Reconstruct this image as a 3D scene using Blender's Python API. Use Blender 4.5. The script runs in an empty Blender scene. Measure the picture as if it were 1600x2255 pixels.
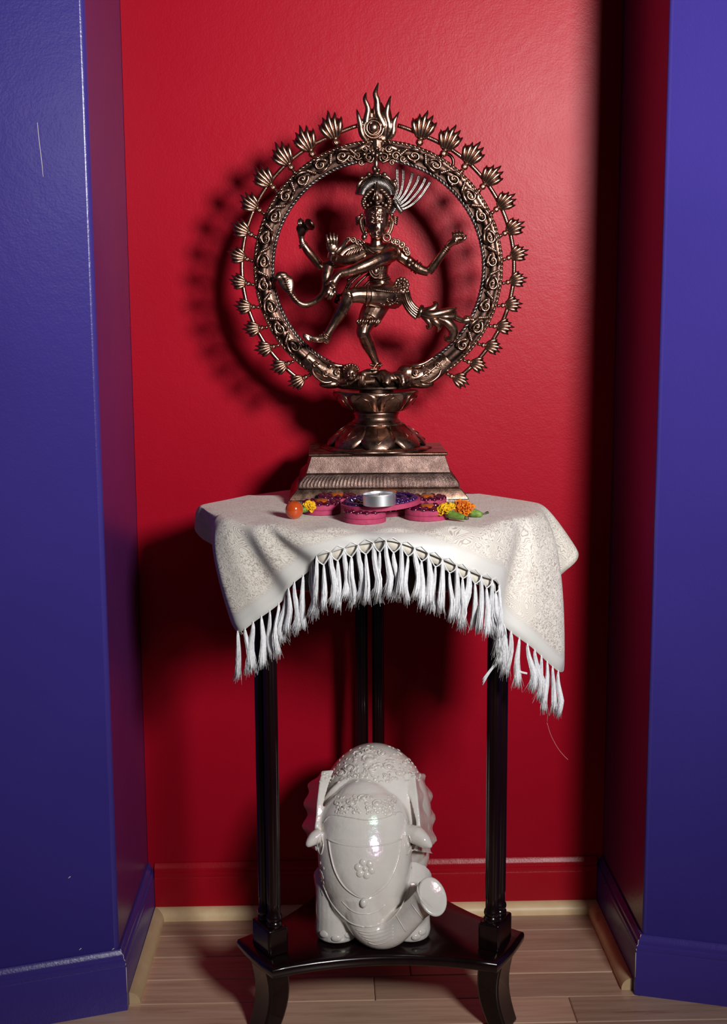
import bpy, bmesh, math, random
import numpy as np
from mathutils import Vector, Matrix, Quaternion
from mathutils.bvhtree import BVHTree
PI = math.pi
sin, cos = math.sin, math.cos
random.seed(7)
SC = bpy.context.scene
COL = SC.collection

# ------------------------------------------------------------------ camera
F, CX, CY = 2990.0, 800.0, 1127.5
EYE = Vector((0.0, -2.597, 1.245))
TH, YAW, ROLL = math.atan(486.0 / F), math.radians(1.5), 0.0054
FWD = Vector((sin(YAW) * cos(TH), cos(YAW) * cos(TH), -sin(TH)))
_r = FWD.cross(Vector((0, 0, 1))).normalized()
_d = FWD.cross(_r)
RGT = _r * cos(ROLL) + _d * sin(ROLL)
DWN = -_r * sin(ROLL) + _d * cos(ROLL)
cam = bpy.data.cameras.new('camera')
cam.sensor_fit = 'HORIZONTAL'; cam.sensor_width = 36.0
cam.lens = F / 1600.0 * 36.0
cam.clip_start = 0.05
cam_ob = bpy.data.objects.new('camera', cam)
COL.objects.link(cam_ob)
m = Matrix((RGT, -DWN, -FWD)).transposed().to_4x4()
m.translation = EYE
cam_ob.matrix_world = m
SC.camera = cam_ob

# ------------------------------------------------------------------ world, lamp, exposure
w = bpy.data.worlds.new('room_ambience'); SC.world = w
w.use_nodes = True
w.node_tree.nodes['Background'].inputs[0].default_value = (0.9, 0.92, 1.0, 1)
w.node_tree.nodes['Background'].inputs[1].default_value = 0.02
lamp = bpy.data.lights.new('softbox_lamp', 'AREA')
lamp.shape = 'DISK'; lamp.size = 0.46; lamp.spread = math.radians(80); lamp.energy = 23.0; lamp.color = (1.0, 0.985, 0.965)
lamp_ob = bpy.data.objects.new('softbox_lamp', lamp); COL.objects.link(lamp_ob)
lamp_ob.location = (1.06, -2.75, 1.80)
lamp_ob.rotation_euler = (Vector((0.2, 0.0, 1.5)) - lamp_ob.location).to_track_quat('-Z', 'Y').to_euler()
SC.view_settings.view_transform = 'Standard'
SC.view_settings.look = 'None'
SC.view_settings.exposure = 0.0
SC.view_settings.gamma = 1.0
SC.view_settings.use_curve_mapping = False

# ------------------------------------------------------------------ helpers
def ray(px, py):
    return FWD + RGT * ((px - CX) / F) + DWN * ((py - CY) / F)
def at(px, py, y):                       # point of the plane at depth y
    v = ray(px, py); return EYE + v * ((y - EYE.y) / v.y)
def atz(px, py, z):                      # point of the level plane at height z
    v = ray(px, py); return EYE + v * ((z - EYE.z) / v.z)

class MB:
    def __init__(s): s.v = []; s.f = []
    def add(s, vs, fs):
        o = len(s.v); s.v += [tuple(p) for p in vs]; s.f += [tuple(i + o for i in f) for f in fs]; return s
    def merge(s, o): return s.add(o.v, o.f)
    def xf(s, M):
        s.v = [tuple(M @ Vector(p)) for p in s.v]; return s
    def box(s, lo, hi, M=None):
        x0, y0, z0 = lo; x1, y1, z1 = hi
        vs = [Vector(p) for p in ((x0,y0,z0),(x1,y0,z0),(x1,y1,z0),(x0,y1,z0),(x0,y0,z1),(x1,y0,z1),(x1,y1,z1),(x0,y1,z1))]
        if M: vs = [M @ p for p in vs]
        return s.add(vs, [(0,3,2,1),(4,5,6,7),(0,1,5,4),(1,2,6,5),(2,3,7,6),(3,0,4,7)])
    def tube(s, pts, rad, n=8, closed=False, flat=None):
        """swept tube; rad number or list; flat=(axis, k) squeezes the section along a world axis"""
        P = [Vector(p) for p in pts]; N = len(P)
        R = [rad] * N if not hasattr(rad, '__len__') else list(rad)
        T = []
        for i in range(N):
            if closed: t = P[(i + 1) % N] - P[i - 1]
            else: t = P[min(i + 1, N - 1)] - P[max(i - 1, 0)]
            T.append(t.normalized() if t.length > 1e-12 else Vector((0, 0, 1)))
        up = Vector((0, 1, 0)) if abs(T[0].y) < .9 else Vector((1, 0, 0))
        u = (up - T[0] * up.dot(T[0])).normalized()
        vs = []
        for i in range(N):
            u = u - T[i] * u.dot(T[i])
            u = u.normalized() if u.length > 1e-9 else T[i].orthogonal().normalized()
            w_ = T[i].cross(u)
            for k in range(n):
                a = 2 * PI * k / n
                o = (u * cos(a) + w_ * sin(a)) * R[i]
                if flat: o = o - flat[0] * (o.dot(flat[0]) * (1 - flat[1]))
                vs.append(P[i] + o)
        fs = []
        for i in range(N if closed else N - 1):
            j = (i + 1) % N
            for k in range(n):
                fs.append((i*n+k, i*n+(k+1)%n, j*n+(k+1)%n, j*n+k))
        if not closed:
            fs.append(tuple(range(n))[::-1]); fs.append(tuple((N-1)*n + k for k in range(n)))
        return s.add(vs, fs)
    def ell(s, c, r, M=None, nu=12, nv=8):
        c = Vector(c)
        if not hasattr(r, '__len__'): r = (r, r, r)
        vs = []; fs = []
        for i in range(1, nv):
            t = PI * i / nv
            for k in range(nu):
                a = 2 * PI * k / nu
                vs.append(Vector((r[0]*sin(t)*cos(a), r[1]*sin(t)*sin(a), r[2]*cos(t))))
        vs.append(Vector((0, 0, r[2]))); vs.append(Vector((0, 0, -r[2])))
        if M: vs = [M @ p for p in vs]
        vs = [c + p for p in vs]
        for i in range(nv - 2):
            for k in range(nu):
                fs.append((i*nu+k, (i+1)*nu+k, (i+1)*nu+(k+1)%nu, i*nu+(k+1)%nu))
        t = (nv-1)*nu
        for k in range(nu):
            fs.append((t, k, (k+1) % nu)); fs.append((t+1, (nv-2)*nu+(k+1) % nu, (nv-2)*nu+k))
        return s.add(vs, fs)
    def lathe(s, prof, n=32, c=(0,0,0), shape=None):
        """prof (r,z) from bottom to top; shape(a, r, z) -> (r, z) may ripple it"""
        vs = []
        for r, z in prof:
            for k in range(n):
                a = 2 * PI * k / n
                rr, zz = shape(a, r, z) if shape else (r, z)
                vs.append((c[0]+rr*cos(a), c[1]+rr*sin(a), c[2]+zz))
        fs = []
        for i in range(len(prof)-1):
            for k in range(n):
                fs.append((i*n+k, i*n+(k+1)%n, (i+1)*n+(k+1)%n, (i+1)*n+k))
        fs.append(tuple(range(n))[::-1]); fs.append(tuple((len(prof)-1)*n+k for k in range(n)))
        return s.add(vs, fs)
    def loft(s, rings):
        """closed rings of equal length, capped at both ends"""
        n = len(rings[0]); vs = [p for r in rings for p in r]; fs = []
        for i in range(len(rings)-1):
            for k in range(n):
                fs.append((i*n+k, i*n+(k+1)%n, (i+1)*n+(k+1)%n, (i+1)*n+k))
        fs.append(tuple(range(n))[::-1]); fs.append(tuple((len(rings)-1)*n+k for k in range(n)))
        return s.add(vs, fs)
    def mesh(s, name, smooth=True):
        me = bpy.data.meshes.new(name)
        me.from_pydata([tuple(p) for p in s.v], [], s.f)
        bm = bmesh.new(); bm.from_mesh(me)
        bmesh.ops.recalc_face_normals(bm, faces=bm.faces); bm.to_mesh(me); bm.free()
        if smooth: me.polygons.foreach_set('use_smooth', [True]*len(me.polygons))
        me.update(); return me

def tag(o, label=None, cat=None, group=None, kind=None):
    if label: o['label'] = label
    if cat: o['category'] = cat
    if group: o['group'] = group
    if kind: o['kind'] = kind
    return o
def put(name, me, mat, parent=None):
    o = bpy.data.objects.new(name, me)
    if mat and not me.materials: me.materials.append(mat)
    COL.objects.link(o)
    if parent:
        o.parent = parent
        o.matrix_parent_inverse = world_of(parent).inverted()
    return o
def world_of(o):
    M = o.matrix_basis
    return M if not o.parent else world_of(o.parent) @ o.matrix_parent_inverse @ M
def obj(name, mb, mat, parent=None, smooth=True, bevel=0, seg=2, sharp=None):
    me = mb.mesh(name, smooth)
    o = put(name, me, mat, parent)
    if bevel:
        b = o.modifiers.new('bevel', 'BEVEL'); b.width = bevel; b.segments = seg; b.limit_method = 'ANGLE'; b.angle_limit = math.radians(40)
    if sharp or bevel:
        mark_sharp(me, sharp or 40)
    return o
def mark_sharp(me, ang):
    bm = bmesh.new(); bm.from_mesh(me)
    for e in bm.edges:
        if len(e.link_faces) == 2 and e.calc_face_angle(0) > math.radians(ang): e.smooth = False
    bm.to_mesh(me); bm.free()
def empty(name, loc, label, cat, group=None):
    o = bpy.data.objects.new(name, None); COL.objects.link(o); o.location = loc
    o.empty_display_size = .03
    return tag(o, label, cat, group)
def remesh(mb, voxel, iters, name, fac=.5):
    """one continuous skin grown over overlapping forms"""
    me = mb.mesh('forms', False)
    t = bpy.data.objects.new('forms', me); COL.objects.link(t)
    r = t.modifiers.new('r', 'REMESH'); r.mode = 'VOXEL'; r.voxel_size = voxel; r.use_smooth_shade = True
    if iters:
        s = t.modifiers.new('s', 'SMOOTH'); s.factor = fac; s.iterations = iters
    dg = bpy.context.evaluated_depsgraph_get()
    out = bpy.data.meshes.new_from_object(t.evaluated_get(dg), depsgraph=dg)
    out.name = name
    bpy.data.objects.remove(t); bpy.data.meshes.remove(me)
    out.polygons.foreach_set('use_smooth', [True]*len(out.polygons))
    return out
def spline(P, n):
    """Catmull-Rom through points, n steps per span"""
    P = [Vector(p) for p in P]; out = []
    for i in range(len(P)-1):
        a, b, c, d = P[max(i-1,0)], P[i], P[i+1], P[min(i+2,len(P)-1)]
        for k in range(n):
            t = k/n
            out.append(.5*((2*b)+(c-a)*t+(2*a-5*b+4*c-d)*t*t+(3*b-a-3*c+d)*t**3))
    out.append(P[-1]); return out
def lerpl(L, n):
    return [L[min(int(i/n),len(L)-2)]*(1-(i/n-min(int(i/n),len(L)-2))) + L[min(int(i/n),len(L)-2)+1]*(i/n-min(int(i/n),len(L)-2)) for i in range(n*(len(L)-1)+1)]

# ------------------------------------------------------------------ materials
class NT:
    def __init__(s, name):
        s.m = bpy.data.materials.new(name); s.m.use_nodes = True
        s.t = s.m.node_tree; s.b = s.t.nodes['Principled BSDF']
    def n(s, typ, **kw):
        x = s.t.nodes.new(typ)
        for k, v in kw.items():
            if k in x.inputs.keys(): x.inputs[k].default_value = v
            else: setattr(x, k, v)
        return x
    def l(s, a, b): s.t.links.new(a, b)
    def set(s, **kw):
        for k, v in kw.items(): s.b.inputs[k.replace('_', ' ')].default_value = v
        return s
    def coord(s, which='Object'): return s.n('ShaderNodeTexCoord').outputs[which]
    def noise(s, co, scale, detail=3, rough=.5, sub=None):
        x = s.n('ShaderNodeTexNoise', Scale=scale, Detail=detail, Roughness=rough)
        if sub:
            mp = s.n('ShaderNodeMapping'); mp.inputs['Scale'].default_value = sub; s.l(co, mp.inputs[0]); co = mp.outputs[0]
        s.l(co, x.inputs['Vector']); return x.outputs['Fac']
    def ramp(s, fac, stops):
        x = s.n('ShaderNodeValToRGB'); e = x.color_ramp.elements
        while len(e) < len(stops): e.new(.5)
        for q, (p, c) in zip(e, stops):
            q.position = p; q.color = (*c, 1) if len(c) == 3 else c
        s.l(fac, x.inputs[0]); return x.outputs[0]
    def val(s, fac, a, b, lo=0, hi=1):
        x = s.n('ShaderNodeMapRange'); x.inputs[1].default_value = lo; x.inputs[2].default_value = hi
        x.inputs[3].default_value = a; x.inputs[4].default_value = b; s.l(fac, x.inputs[0]); return x.outputs[0]
    def math(s, op, a, b=None):
        x = s.n('ShaderNodeMath', operation=op)
        for i, q in enumerate((a, b)):
            if q is None: continue
            if isinstance(q, (int, float)): x.inputs[i].default_value = q
            else: s.l(q, x.inputs[i])
        return x.outputs[0]
    def mix(s, fac, a, b):
        x = s.n('ShaderNodeMix', data_type='RGBA')
        if isinstance(fac, (int, float)): x.inputs[0].default_value = fac
        else: s.l(fac, x.inputs[0])
        for i, q in ((6, a), (7, b)):
            if isinstance(q, tuple): x.inputs[i].default_value = (*q, 1)
            else: s.l(q, x.inputs[i])
        return x.outputs[2]
    def bump(s, h, strength, dist=.001):
        x = s.n('ShaderNodeBump', Strength=strength, Distance=dist); s.l(h, x.inputs['Height'])
        s.l(x.outputs[0], s.b.inputs['Normal']); return x
    def base(s, sock): s.l(sock, s.b.inputs['Base Color']); return s
    def rough(s, sock): s.l(sock, s.b.inputs['Roughness']); return s

def wall_paint(name, c0, c1, rough, spec=.22):
    q = NT(name); co = q.coord()
    big = q.noise(co, 3.0, 4)
    colr = q.ramp(big, [(.3, c0), (.7, c1)])
    q.base(colr)
    q.set(Specular_IOR_Level=spec)
    q.rough(q.val(q.noise(co, 9, 3), rough-.04, rough+.05))
    peel = q.noise(co, 260, 2, .6)
    roll = q.noise(co, 60, 2, .5)
    q.bump(q.math('ADD', peel, q.math('MULTIPLY', roll, 1.2)), .26, .0010)
    return q.m
M_RED = wall_paint('red_eggshell_paint', (.34, .0022, .0135), (.37, .0028, .016), .37, .13)
M_REDTRIM = wall_paint('red_trim_paint', (.37, .003, .012), (.40, .0035, .014), .3)
M_BLUE = wall_paint('violet_blue_eggshell_paint', (.037, .026, .195), (.042, .029, .215), .30, .025)
M_PLUM = wall_paint('plum_eggshell_paint', (.085, .015, .105), (.10, .018, .12), .30, .45)
M_BLUEEDGE = wall_paint('violet_blue_highlight_edge', (.045, .031, .215), (.052, .035, .235), .26, .3)  # lighter, glossier copy of the blue that paints in the corner highlight
M_BLUETRIM = wall_paint('violet_blue_trim_paint', (.046, .03, .225), (.053, .034, .25), .27)

def wood(name, stops, sub, rough, scale=5):
    q = NT(name); co = q.coord()
    oi = q.n('ShaderNodeObjectInfo')
    mp = q.n('ShaderNodeVectorMath', operation='ADD'); q.l(co, mp.inputs[0])
    cb = q.n('ShaderNodeCombineXYZ'); q.l(q.math('MULTIPLY', oi.outputs['Random'], 37.), cb.inputs[0]); q.l(q.math('MULTIPLY', oi.outputs['Random'], 11.), cb.inputs[1])
    q.l(cb.outputs[0], mp.inputs[1]); co = mp.outputs[0]
    g = q.noise(co, scale, 6, .62, sub)
    fine = q.noise(co, scale*6, 3, .5, sub)
    streak = q.noise(co, scale*.55, 5, .7, (sub[0]*.8, sub[1]*.6, sub[2]*.6))
    c = q.ramp(g, stops)
    dark = q.ramp(streak, [(.0, (1,1,1)), (.62, (1,1,1)), (.72, (.42,.3,.22)), (.8, (1,1,1))])
    mm = q.n('ShaderNodeMix', data_type='RGBA', blend_type='MULTIPLY'); mm.inputs[0].default_value = .75
    q.l(c, mm.inputs[6]); q.l(dark, mm.inputs[7])
    tone = q.val(oi.outputs['Random'], .7, 1.14)
    hv = q.n('ShaderNodeHueSaturation'); q.l(mm.outputs[2], hv.inputs['Color']); q.l(tone, hv.inputs['Value'])
    q.base(hv.outputs[0]); q.set(Roughness=rough)
    q.bump(fine, .08, .0006)
    return q.m
M_FLOOR = wood('maple_floorboards', [(.25, (.48,.27,.175)), (.5, (.64,.40,.28)), (.75, (.76,.52,.38))], (1.0, 14, 14), .3)
M_MAPLE = wood('raw_maple_moulding', [(.25, (.66,.46,.25)), (.5, (.76,.56,.32)), (.75, (.82,.63,.39))], (2, 2, 2), .42, 9)
q = NT('dark_gap'); q.set(Base_Color=(.02, .012, .01, 1), Roughness=.9); M_GAP = q.m
q = NT('raw_chip'); q.set(Base_Color=(.72, .66, .6, 1), Roughness=.8); M_CHIP = q.m

q = NT('black_cherry_lacquer'); co = q.coord()
q.base(q.ramp(q.noise(co, 4, 4, .6, (8, 8, 1)), [(.3, (.0045,.0012,.0016)), (.75, (.012,.0028,.0038))]))
q.set(Roughness=.2, Specular_IOR_Level=.5, Coat_Weight=.25, Coat_Roughness=.06); M_LACQ = q.m

def metal(name, c0, c1, c2, r0, r1, bs=.25, bscale=420):
    q = NT(name); co = q.coord()
    n1 = q.noise(co, 38, 5, .65)
    q.base(q.ramp(n1, [(.28, c0), (.5, c1), (.72, c2)]))
    q.set(Metallic=1.0)
    q.rough(q.val(q.noise(co, 70, 4, .6), r0, r1, .3, .7))
    q.bump(q.math('ADD', q.noise(co, bscale, 3, .6), q.math('MULTIPLY', q.noise(co, 110, 3), .8)), bs, .0012)
    return q.m
M_BRZ = metal('antique_copper_bronze', (.085,.045,.033), (.25,.15,.112), (.42,.265,.2), .24, .42, .22)
M_BRZS = metal('polished_copper_bronze', (.20,.108,.078), (.35,.205,.15), (.50,.315,.235), .20, .34, .10)
M_BRZR = metal('rough_cast_bronze', (.085,.05,.043), (.17,.108,.093), (.30,.2,.17), .36, .52, .6, 620)
M_BRZD = metal('dark_patina_bronze', (.025,.013,.010), (.065,.036,.028), (.13,.075,.057), .26, .40, .12)
M_SILV = metal('worn_silvery_bronze', (.08,.065,.06), (.24,.205,.19), (.46,.41,.39), .28, .42, .35)

q = NT('pearl_glazed_ceramic'); co = q.coord()
q.base(q.ramp(q.noise(co, 14, 4, .6), [(.3, (.74,.69,.64)), (.7, (.84,.80,.75))]))
q.set(Roughness=.2, Specular_IOR_Level=.75, Coat_Weight=.55, Coat_Roughness=.06)
if 'Thin Film Thickness' in q.b.inputs:
    q.l(q.val(q.noise(co, 9, 3), 260, 620), q.b.inputs['Thin Film Thickness']); q.b.inputs['Thin Film IOR'].default_value = 1.55
q.bump(q.math('ADD', q.noise(co, 42, 3, .5), q.math('MULTIPLY', q.noise(co, 130, 2), .35)), .38, .0026); M_PEARL = q.m
q = NT('pearl_ceramic_relief'); co = q.coord()
q.base(q.ramp(q.noise(co, 30, 4, .6), [(.3, (.66,.60,.55)), (.7, (.78,.73,.68))]))
q.set(Roughness=.26, Specular_IOR_Level=.6, Coat_Weight=.4, Coat_Roughness=.1)
q.bump(q.noise(co, 130, 4, .6), .6, .003); M_PEARLR = q.m

def brocade():
    q = NT('cream_paisley_brocade')
    uv = q.n('ShaderNodeUVMap', uv_map='weave').outputs[0]
    hem = q.n('ShaderNodeUVMap', uv_map='hem').outputs[0]
    sp = q.n('ShaderNodeSeparateXYZ'); q.l(hem, sp.inputs[0])
    # swirling figures: rings around scattered cells, bent by noise
    def warp(co, sc, amt):
        nz = q.n('ShaderNodeTexNoise', Scale=sc, Detail=2.0); q.l(co, nz.inputs['Vector'])
        sub = q.n('ShaderNodeVectorMath', operation='SUBTRACT'); q.l(nz.outputs['Color'], sub.inputs[0]); sub.inputs[1].default_value = (.5,.5,.5)
        scl = q.n('ShaderNodeVectorMath', operation='SCALE'); q.l(sub.outputs[0], scl.inputs[0]); scl.inputs['Scale'].default_value = amt
        ad = q.n('ShaderNodeVectorMath', operation='ADD'); q.l(co, ad.inputs[0]); q.l(scl.outputs[0], ad.inputs[1]); return ad.outputs[0]
    a = warp(uv, 26, .055)
    v1 = q.n('ShaderNodeTexVoronoi', Scale=17.0, distance='EUCLIDEAN'); q.l(a, v1.inputs['Vector'])
    rings = q.math('SINE', q.math('MULTIPLY', v1.outputs['Distance'], 120.0))
    b = warp(uv, 90, .022)
    v2 = q.n('ShaderNodeTexVoronoi', Scale=120.0); q.l(b, v2.inputs['Vector'])
    curl = q.math('SINE', q.math('MULTIPLY', v2.outputs['Distance'], 17.0))
    zone = q.val(q.noise(uv, 17, 2), 0, 1, .38, .5)
    pat = q.math('ADD', q.math('MULTIPLY', rings, q.math('SUBTRACT', 1.0, zone)), q.math('MULTIPLY', curl, zone))
    thr = q.val(pat, 0, 1, -.72, -.28)
    plain = q.val(sp.outputs[0], 0, 1, .022, .034)           # satin band along the hem
    thr2 = q.math('MULTIPLY', thr, plain)
    solid = q.math('SUBTRACT', 1.0, plain)
    c = q.mix(thr2, (.585, .50, .44), (.78, .73, .65))
    q.l(q.math('MULTIPLY', q.math('SUBTRACT', plain, thr2), .18), q.b.inputs['Metallic'])   # the silk ground shines, the figures are matt
    c = q.mix(solid, c, (.68, .66, .625))
    q.base(c)
    q.rough(q.val(thr2, .42, .58)); q.set(Sheen_Weight=.15, Sheen_Roughness=.4, Specular_IOR_Level=.5)
    q.bump(thr2, .35, .0008)
    return q.m
M_CLOTH = brocade()
q = NT('ivory_lining'); q.set(Base_Color=(.66, .61, .52, 1), Roughness=.6); M_LINING = q.m
q = NT('white_silk_thread'); co = q.coord()
q.base(q.ramp(q.noise(co, 300, 3), [(.3, (.70,.70,.72)), (.7, (.86,.86,.88))]))
q.set(Roughness=.38, Sheen_Weight=.3, Specular_IOR_Level=.5); M_SILK = q.m
q = NT('pink_thread'); q.set(Base_Color=(.62, .2, .2, 1), Roughness=.6); M_PINKT = q.m
q = NT('pink_foam'); co = q.coord()
q.base(q.ramp(q.noise(co, 150, 3), [(.3, (.33,.025,.085)), (.7, (.42,.04,.11))])); q.set(Roughness=.75); M_FOAM = q.m
q = NT('wine_gems'); q.set(Base_Color=(.07, .0015, .016, 1), Roughness=.07, Coat_Weight=.8, Specular_IOR_Level=.7); M_GEM = q.m
q = NT('violet_gems'); q.set(Base_Color=(.018, .004, .06, 1), Roughness=.06, Coat_Weight=.8, Specular_IOR_Level=.7); M_VIOGEM = q.m
q = NT('amber_gem'); q.set(Base_Color=(.42, .09, .006, 1), Roughness=.1, Coat_Weight=.8); M_AMBER = q.m
q = NT('brushed_aluminium'); co = q.coord()
q.set(Base_Color=(.80, .81, .84, 1), Metallic=1.0, Roughness=.42); q.bump(q.noise(co, 500, 2), .08, .0004); M_ALU = q.m
q = NT('white_wax'); q.set(Base_Color=(.85, .83, .78, 1), Roughness=.5, Subsurface_Weight=.3); M_WAX = q.m
q = NT('tomato_skin'); co = q.coord()
q.base(q.ramp(q.noise(co, 60, 2), [(.3, (.42,.05,.008)), (.75, (.56,.085,.012))])); q.set(Roughness=.16, Coat_Weight=.5, Subsurface_Weight=.08); M_TOM = q.m
def petal(name, a, b):
    q = NT(name); co = q.coord(); q.base(q.ramp(q.noise(co, 180, 3), [(.3, a), (.7, b)])); q.set(Roughness=.6, Subsurface_Weight=.1); return q.m
M_YEL = petal('yellow_petals', (.72,.36,.004), (.92,.56,.01))
M_ORA = petal('orange_petals', (.62,.13,.003), (.9,.27,.006))
M_RUST = petal('rust_petals', (.4,.06,.003), (.6,.12,.005))
M_GRN = petal('green_calyx', (.07,.16,.02), (.2,.32,.05))
M_DRY = petal('dried_stem', (.05,.045,.03), (.12,.13,.06))
q = NT('chrome_knob'); q.set(Base_Color=(.55, .5, .48, 1), Metallic=1., Roughness=.15); M_CHROME = q.m

# ------------------------------------------------------------------ walls
HT = 2.7
LB, LC = Vector((-.370, 0)), Vector((-.374, -.362))       # back corner, outer corner (left)
RB, RC = Vector((.5505, 0)), Vector((.5523, -.342))
LD = Vector((-cos(math.radians(18.0)), -sin(math.radians(18.0))))
RD = Vector((cos(math.radians(17.0)), -sin(math.radians(17.0))))
def round_corner(a, c, b, r, n=6):
    """plan polyline a-c-b with corner c rounded by radius r"""
    u = (a - c).normalized(); v = (b - c).normalized()
    ang = u.angle(v); d = r / math.tan(ang / 2)
    p0, p1 = c + u*d, c + v*d
    out = [a]
    for k in range(n + 1):
        t = k / n
        out.append(p0*(1-t)**2 + c*2*t*(1-t) + p1*t*t)
    return out + [b]
def wall_mesh(plan, back, mb):
    pts = plan + back
    mb.loft([[(p.x, p.y, z) for p in pts] for z in (0, HT)])
    return mb
LE = LC + LD*1.1; RE = RC + RD*1.1
wl = wall_mesh(round_corner(LB, LC, LE, .011, 10), [Vector((LE.x, .02)), Vector((LB.x, .02))], MB())
wr = wall_mesh(round_corner(RB, RC, RE, .008, 8), [Vector((RE.x, .02)), Vector((RB.x, .02))], MB())
wall_left = tag(obj('wall_left', wl, M_BLUE, sharp=30), 'violet-blue painted wall left of the red niche, wrapping into it', 'wall', kind='structure')
wall_right = tag(obj('wall_right', wr, M_BLUE, sharp=30), 'violet-blue painted wall right of the red niche, shaded inside it', 'wall', kind='structure')
for w_ in (wall_left, wall_right):          # the niche sides are painted plum
    w_.data.materials.append(M_PLUM)
    for p in w_.data.polygons:
        if abs(p.normal.x) > .95 and p.center.y > -.36: p.material_index = 1
    w_.data.materials.append(M_BLUEEDGE)       # corner highlight put into the paint: lighter, glossier faces
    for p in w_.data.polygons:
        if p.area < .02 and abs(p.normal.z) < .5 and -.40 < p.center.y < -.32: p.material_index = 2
wall_back = tag(obj('wall_back', MB().box((-.3695, 0, 0), (.55, .02, HT)), M_RED, smooth=False), 'glossy red painted back wall of the niche behind the statue', 'wall', kind='structure')
# painted-over edge, scratches and knocks in the paint
def chip(parent, pts, r, mat=M_CHIP, nm='paint_chip'):
    return obj(nm, MB().tube(pts, r, 5), mat, parent)
def onwall(C, D, px, py, off=.0002):
    n = Vector((-D.y, D.x)) if D.x < 0 else Vector((D.y, -D.x))
    if n.y > 0: n = -n
    v = ray(px, py); e = Vector((EYE.x, EYE.y)); c = Vector((C.x, C.y))
    t = (c - e).dot(n) / Vector((v.x, v.y)).dot(n)
    p = EYE + v*t
    return p + Vector((n.x, n.y, 0))*off
chip(wall_left, [onwall(LC, LD, *p) for p in ((82, 270), (86, 310), (91, 350), (95, 389))], .0005, nm='scratch')
for (x, y) in ((152, 1932), (176, 2090), (248, 2090)): chip(wall_left, [onwall(LC, LD, x-2, y+2), onwall(LC, LD, x+3, y-2)], .0008)
# baseboards
BP = [(0,0), (.013,0), (.013,.081), (.0118,.084), (.0125,.088), (.0115,.0925), (.0085,.095), (.0088,.099), (.0075,.103), (.0045,.107), (.003,.1115), (0,.1115)]
def offset_line(pts, t):
    """offset an open plan polyline towards the room by t, mitred"""
    out = []
    for i, p in enumerate(pts):
        ns = []
        for a, b in ((i-1, i), (i, i+1)):
            if a < 0 or b >= len(pts): continue
            d = (pts[b]-pts[a]).normalized(); ns.append(Vector((d.y, -d.x)))
        if len(ns) == 1: out.append(p + ns[0]*t)
        else:
            mm = (ns[0]+ns[1]).normalized(); out.append(p + mm*(t/mm.dot(ns[0])))
    return out
def board(name, pts, mat, label, prof=BP, cat='baseboard'):
    rows = [[] for _ in pts]
    for t, z in prof:
        for i, p in enumerate(offset_line(pts, t+.0002)): rows[i].append((p.x, p.y, z))
    return tag(obj(name, MB().loft(rows), mat, sharp=25), label, cat, kind='structure')
bl = board('baseboard_left', [LC + LD*1.1, LC, Vector((LB.x, -.0002))], M_BLUETRIM, 'violet-blue moulded baseboard along the left wall and niche side')
br = board('baseboard_right', [Vector((RB.x, -.0002)), RC, RC + RD*1.1], M_BLUETRIM, 'violet-blue moulded baseboard along the right wall and niche side')
bb = board('baseboard_back', [Vector((-.3562, 0)), Vector((.5368, 0))], M_REDTRIM, 'red moulded baseboard at the foot of the back wall')
# worn pale mitre edges on the outer corners
for par, C, pts in ((bl, LC, [LC+LD*1.1, LC, LB]), (br, RC, [RB, RC, RC+RD*1.1])):
    e = []
    for t, z in BP[1:-1]:
        p = offset_line(pts, t+.0003)[1]; e.append((p.x, p.y, z))
    for i in range(len(e)-1):
        if i in (1, 3, 7): continue
        a, b = Vector(e[i]), Vector(e[i+1])
        if i == 0: a = a.lerp(b, .42)
        chip(par, [a, b], .0006)
qr = [(0, 0), (.0195, 0)] + [(.0195*cos(a), .005+.0185*sin(a)) for a in [k*PI/2/7 for k in range(8)]][0:] 
qr = [(0,0), (.0195,0)] + [(.0195*cos(k*PI/16), .004+.0185*sin(k*PI/16)) for k in range(9)]
def shoe(name, pts, label): return board(name, pts, M_MAPLE, label, qr, 'moulding')
off = .0134
shoe('trim_1', [Vector((-.355, -off)), Vector((.536, -off))], 'raw maple quarter-round along the red baseboard at the back')
shoe('trim_2', [Vector((LC.x+off, -.352)), Vector((LB.x+off+.0005, -.0145))], 'raw maple quarter-round at the left side of the niche floor')
shoe('trim_3', [Vector((RB.x-off-.0005, -.0145)), Vector((RC.x-off, -.334))], 'raw maple quarter-round at the right side of the niche floor')

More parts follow.
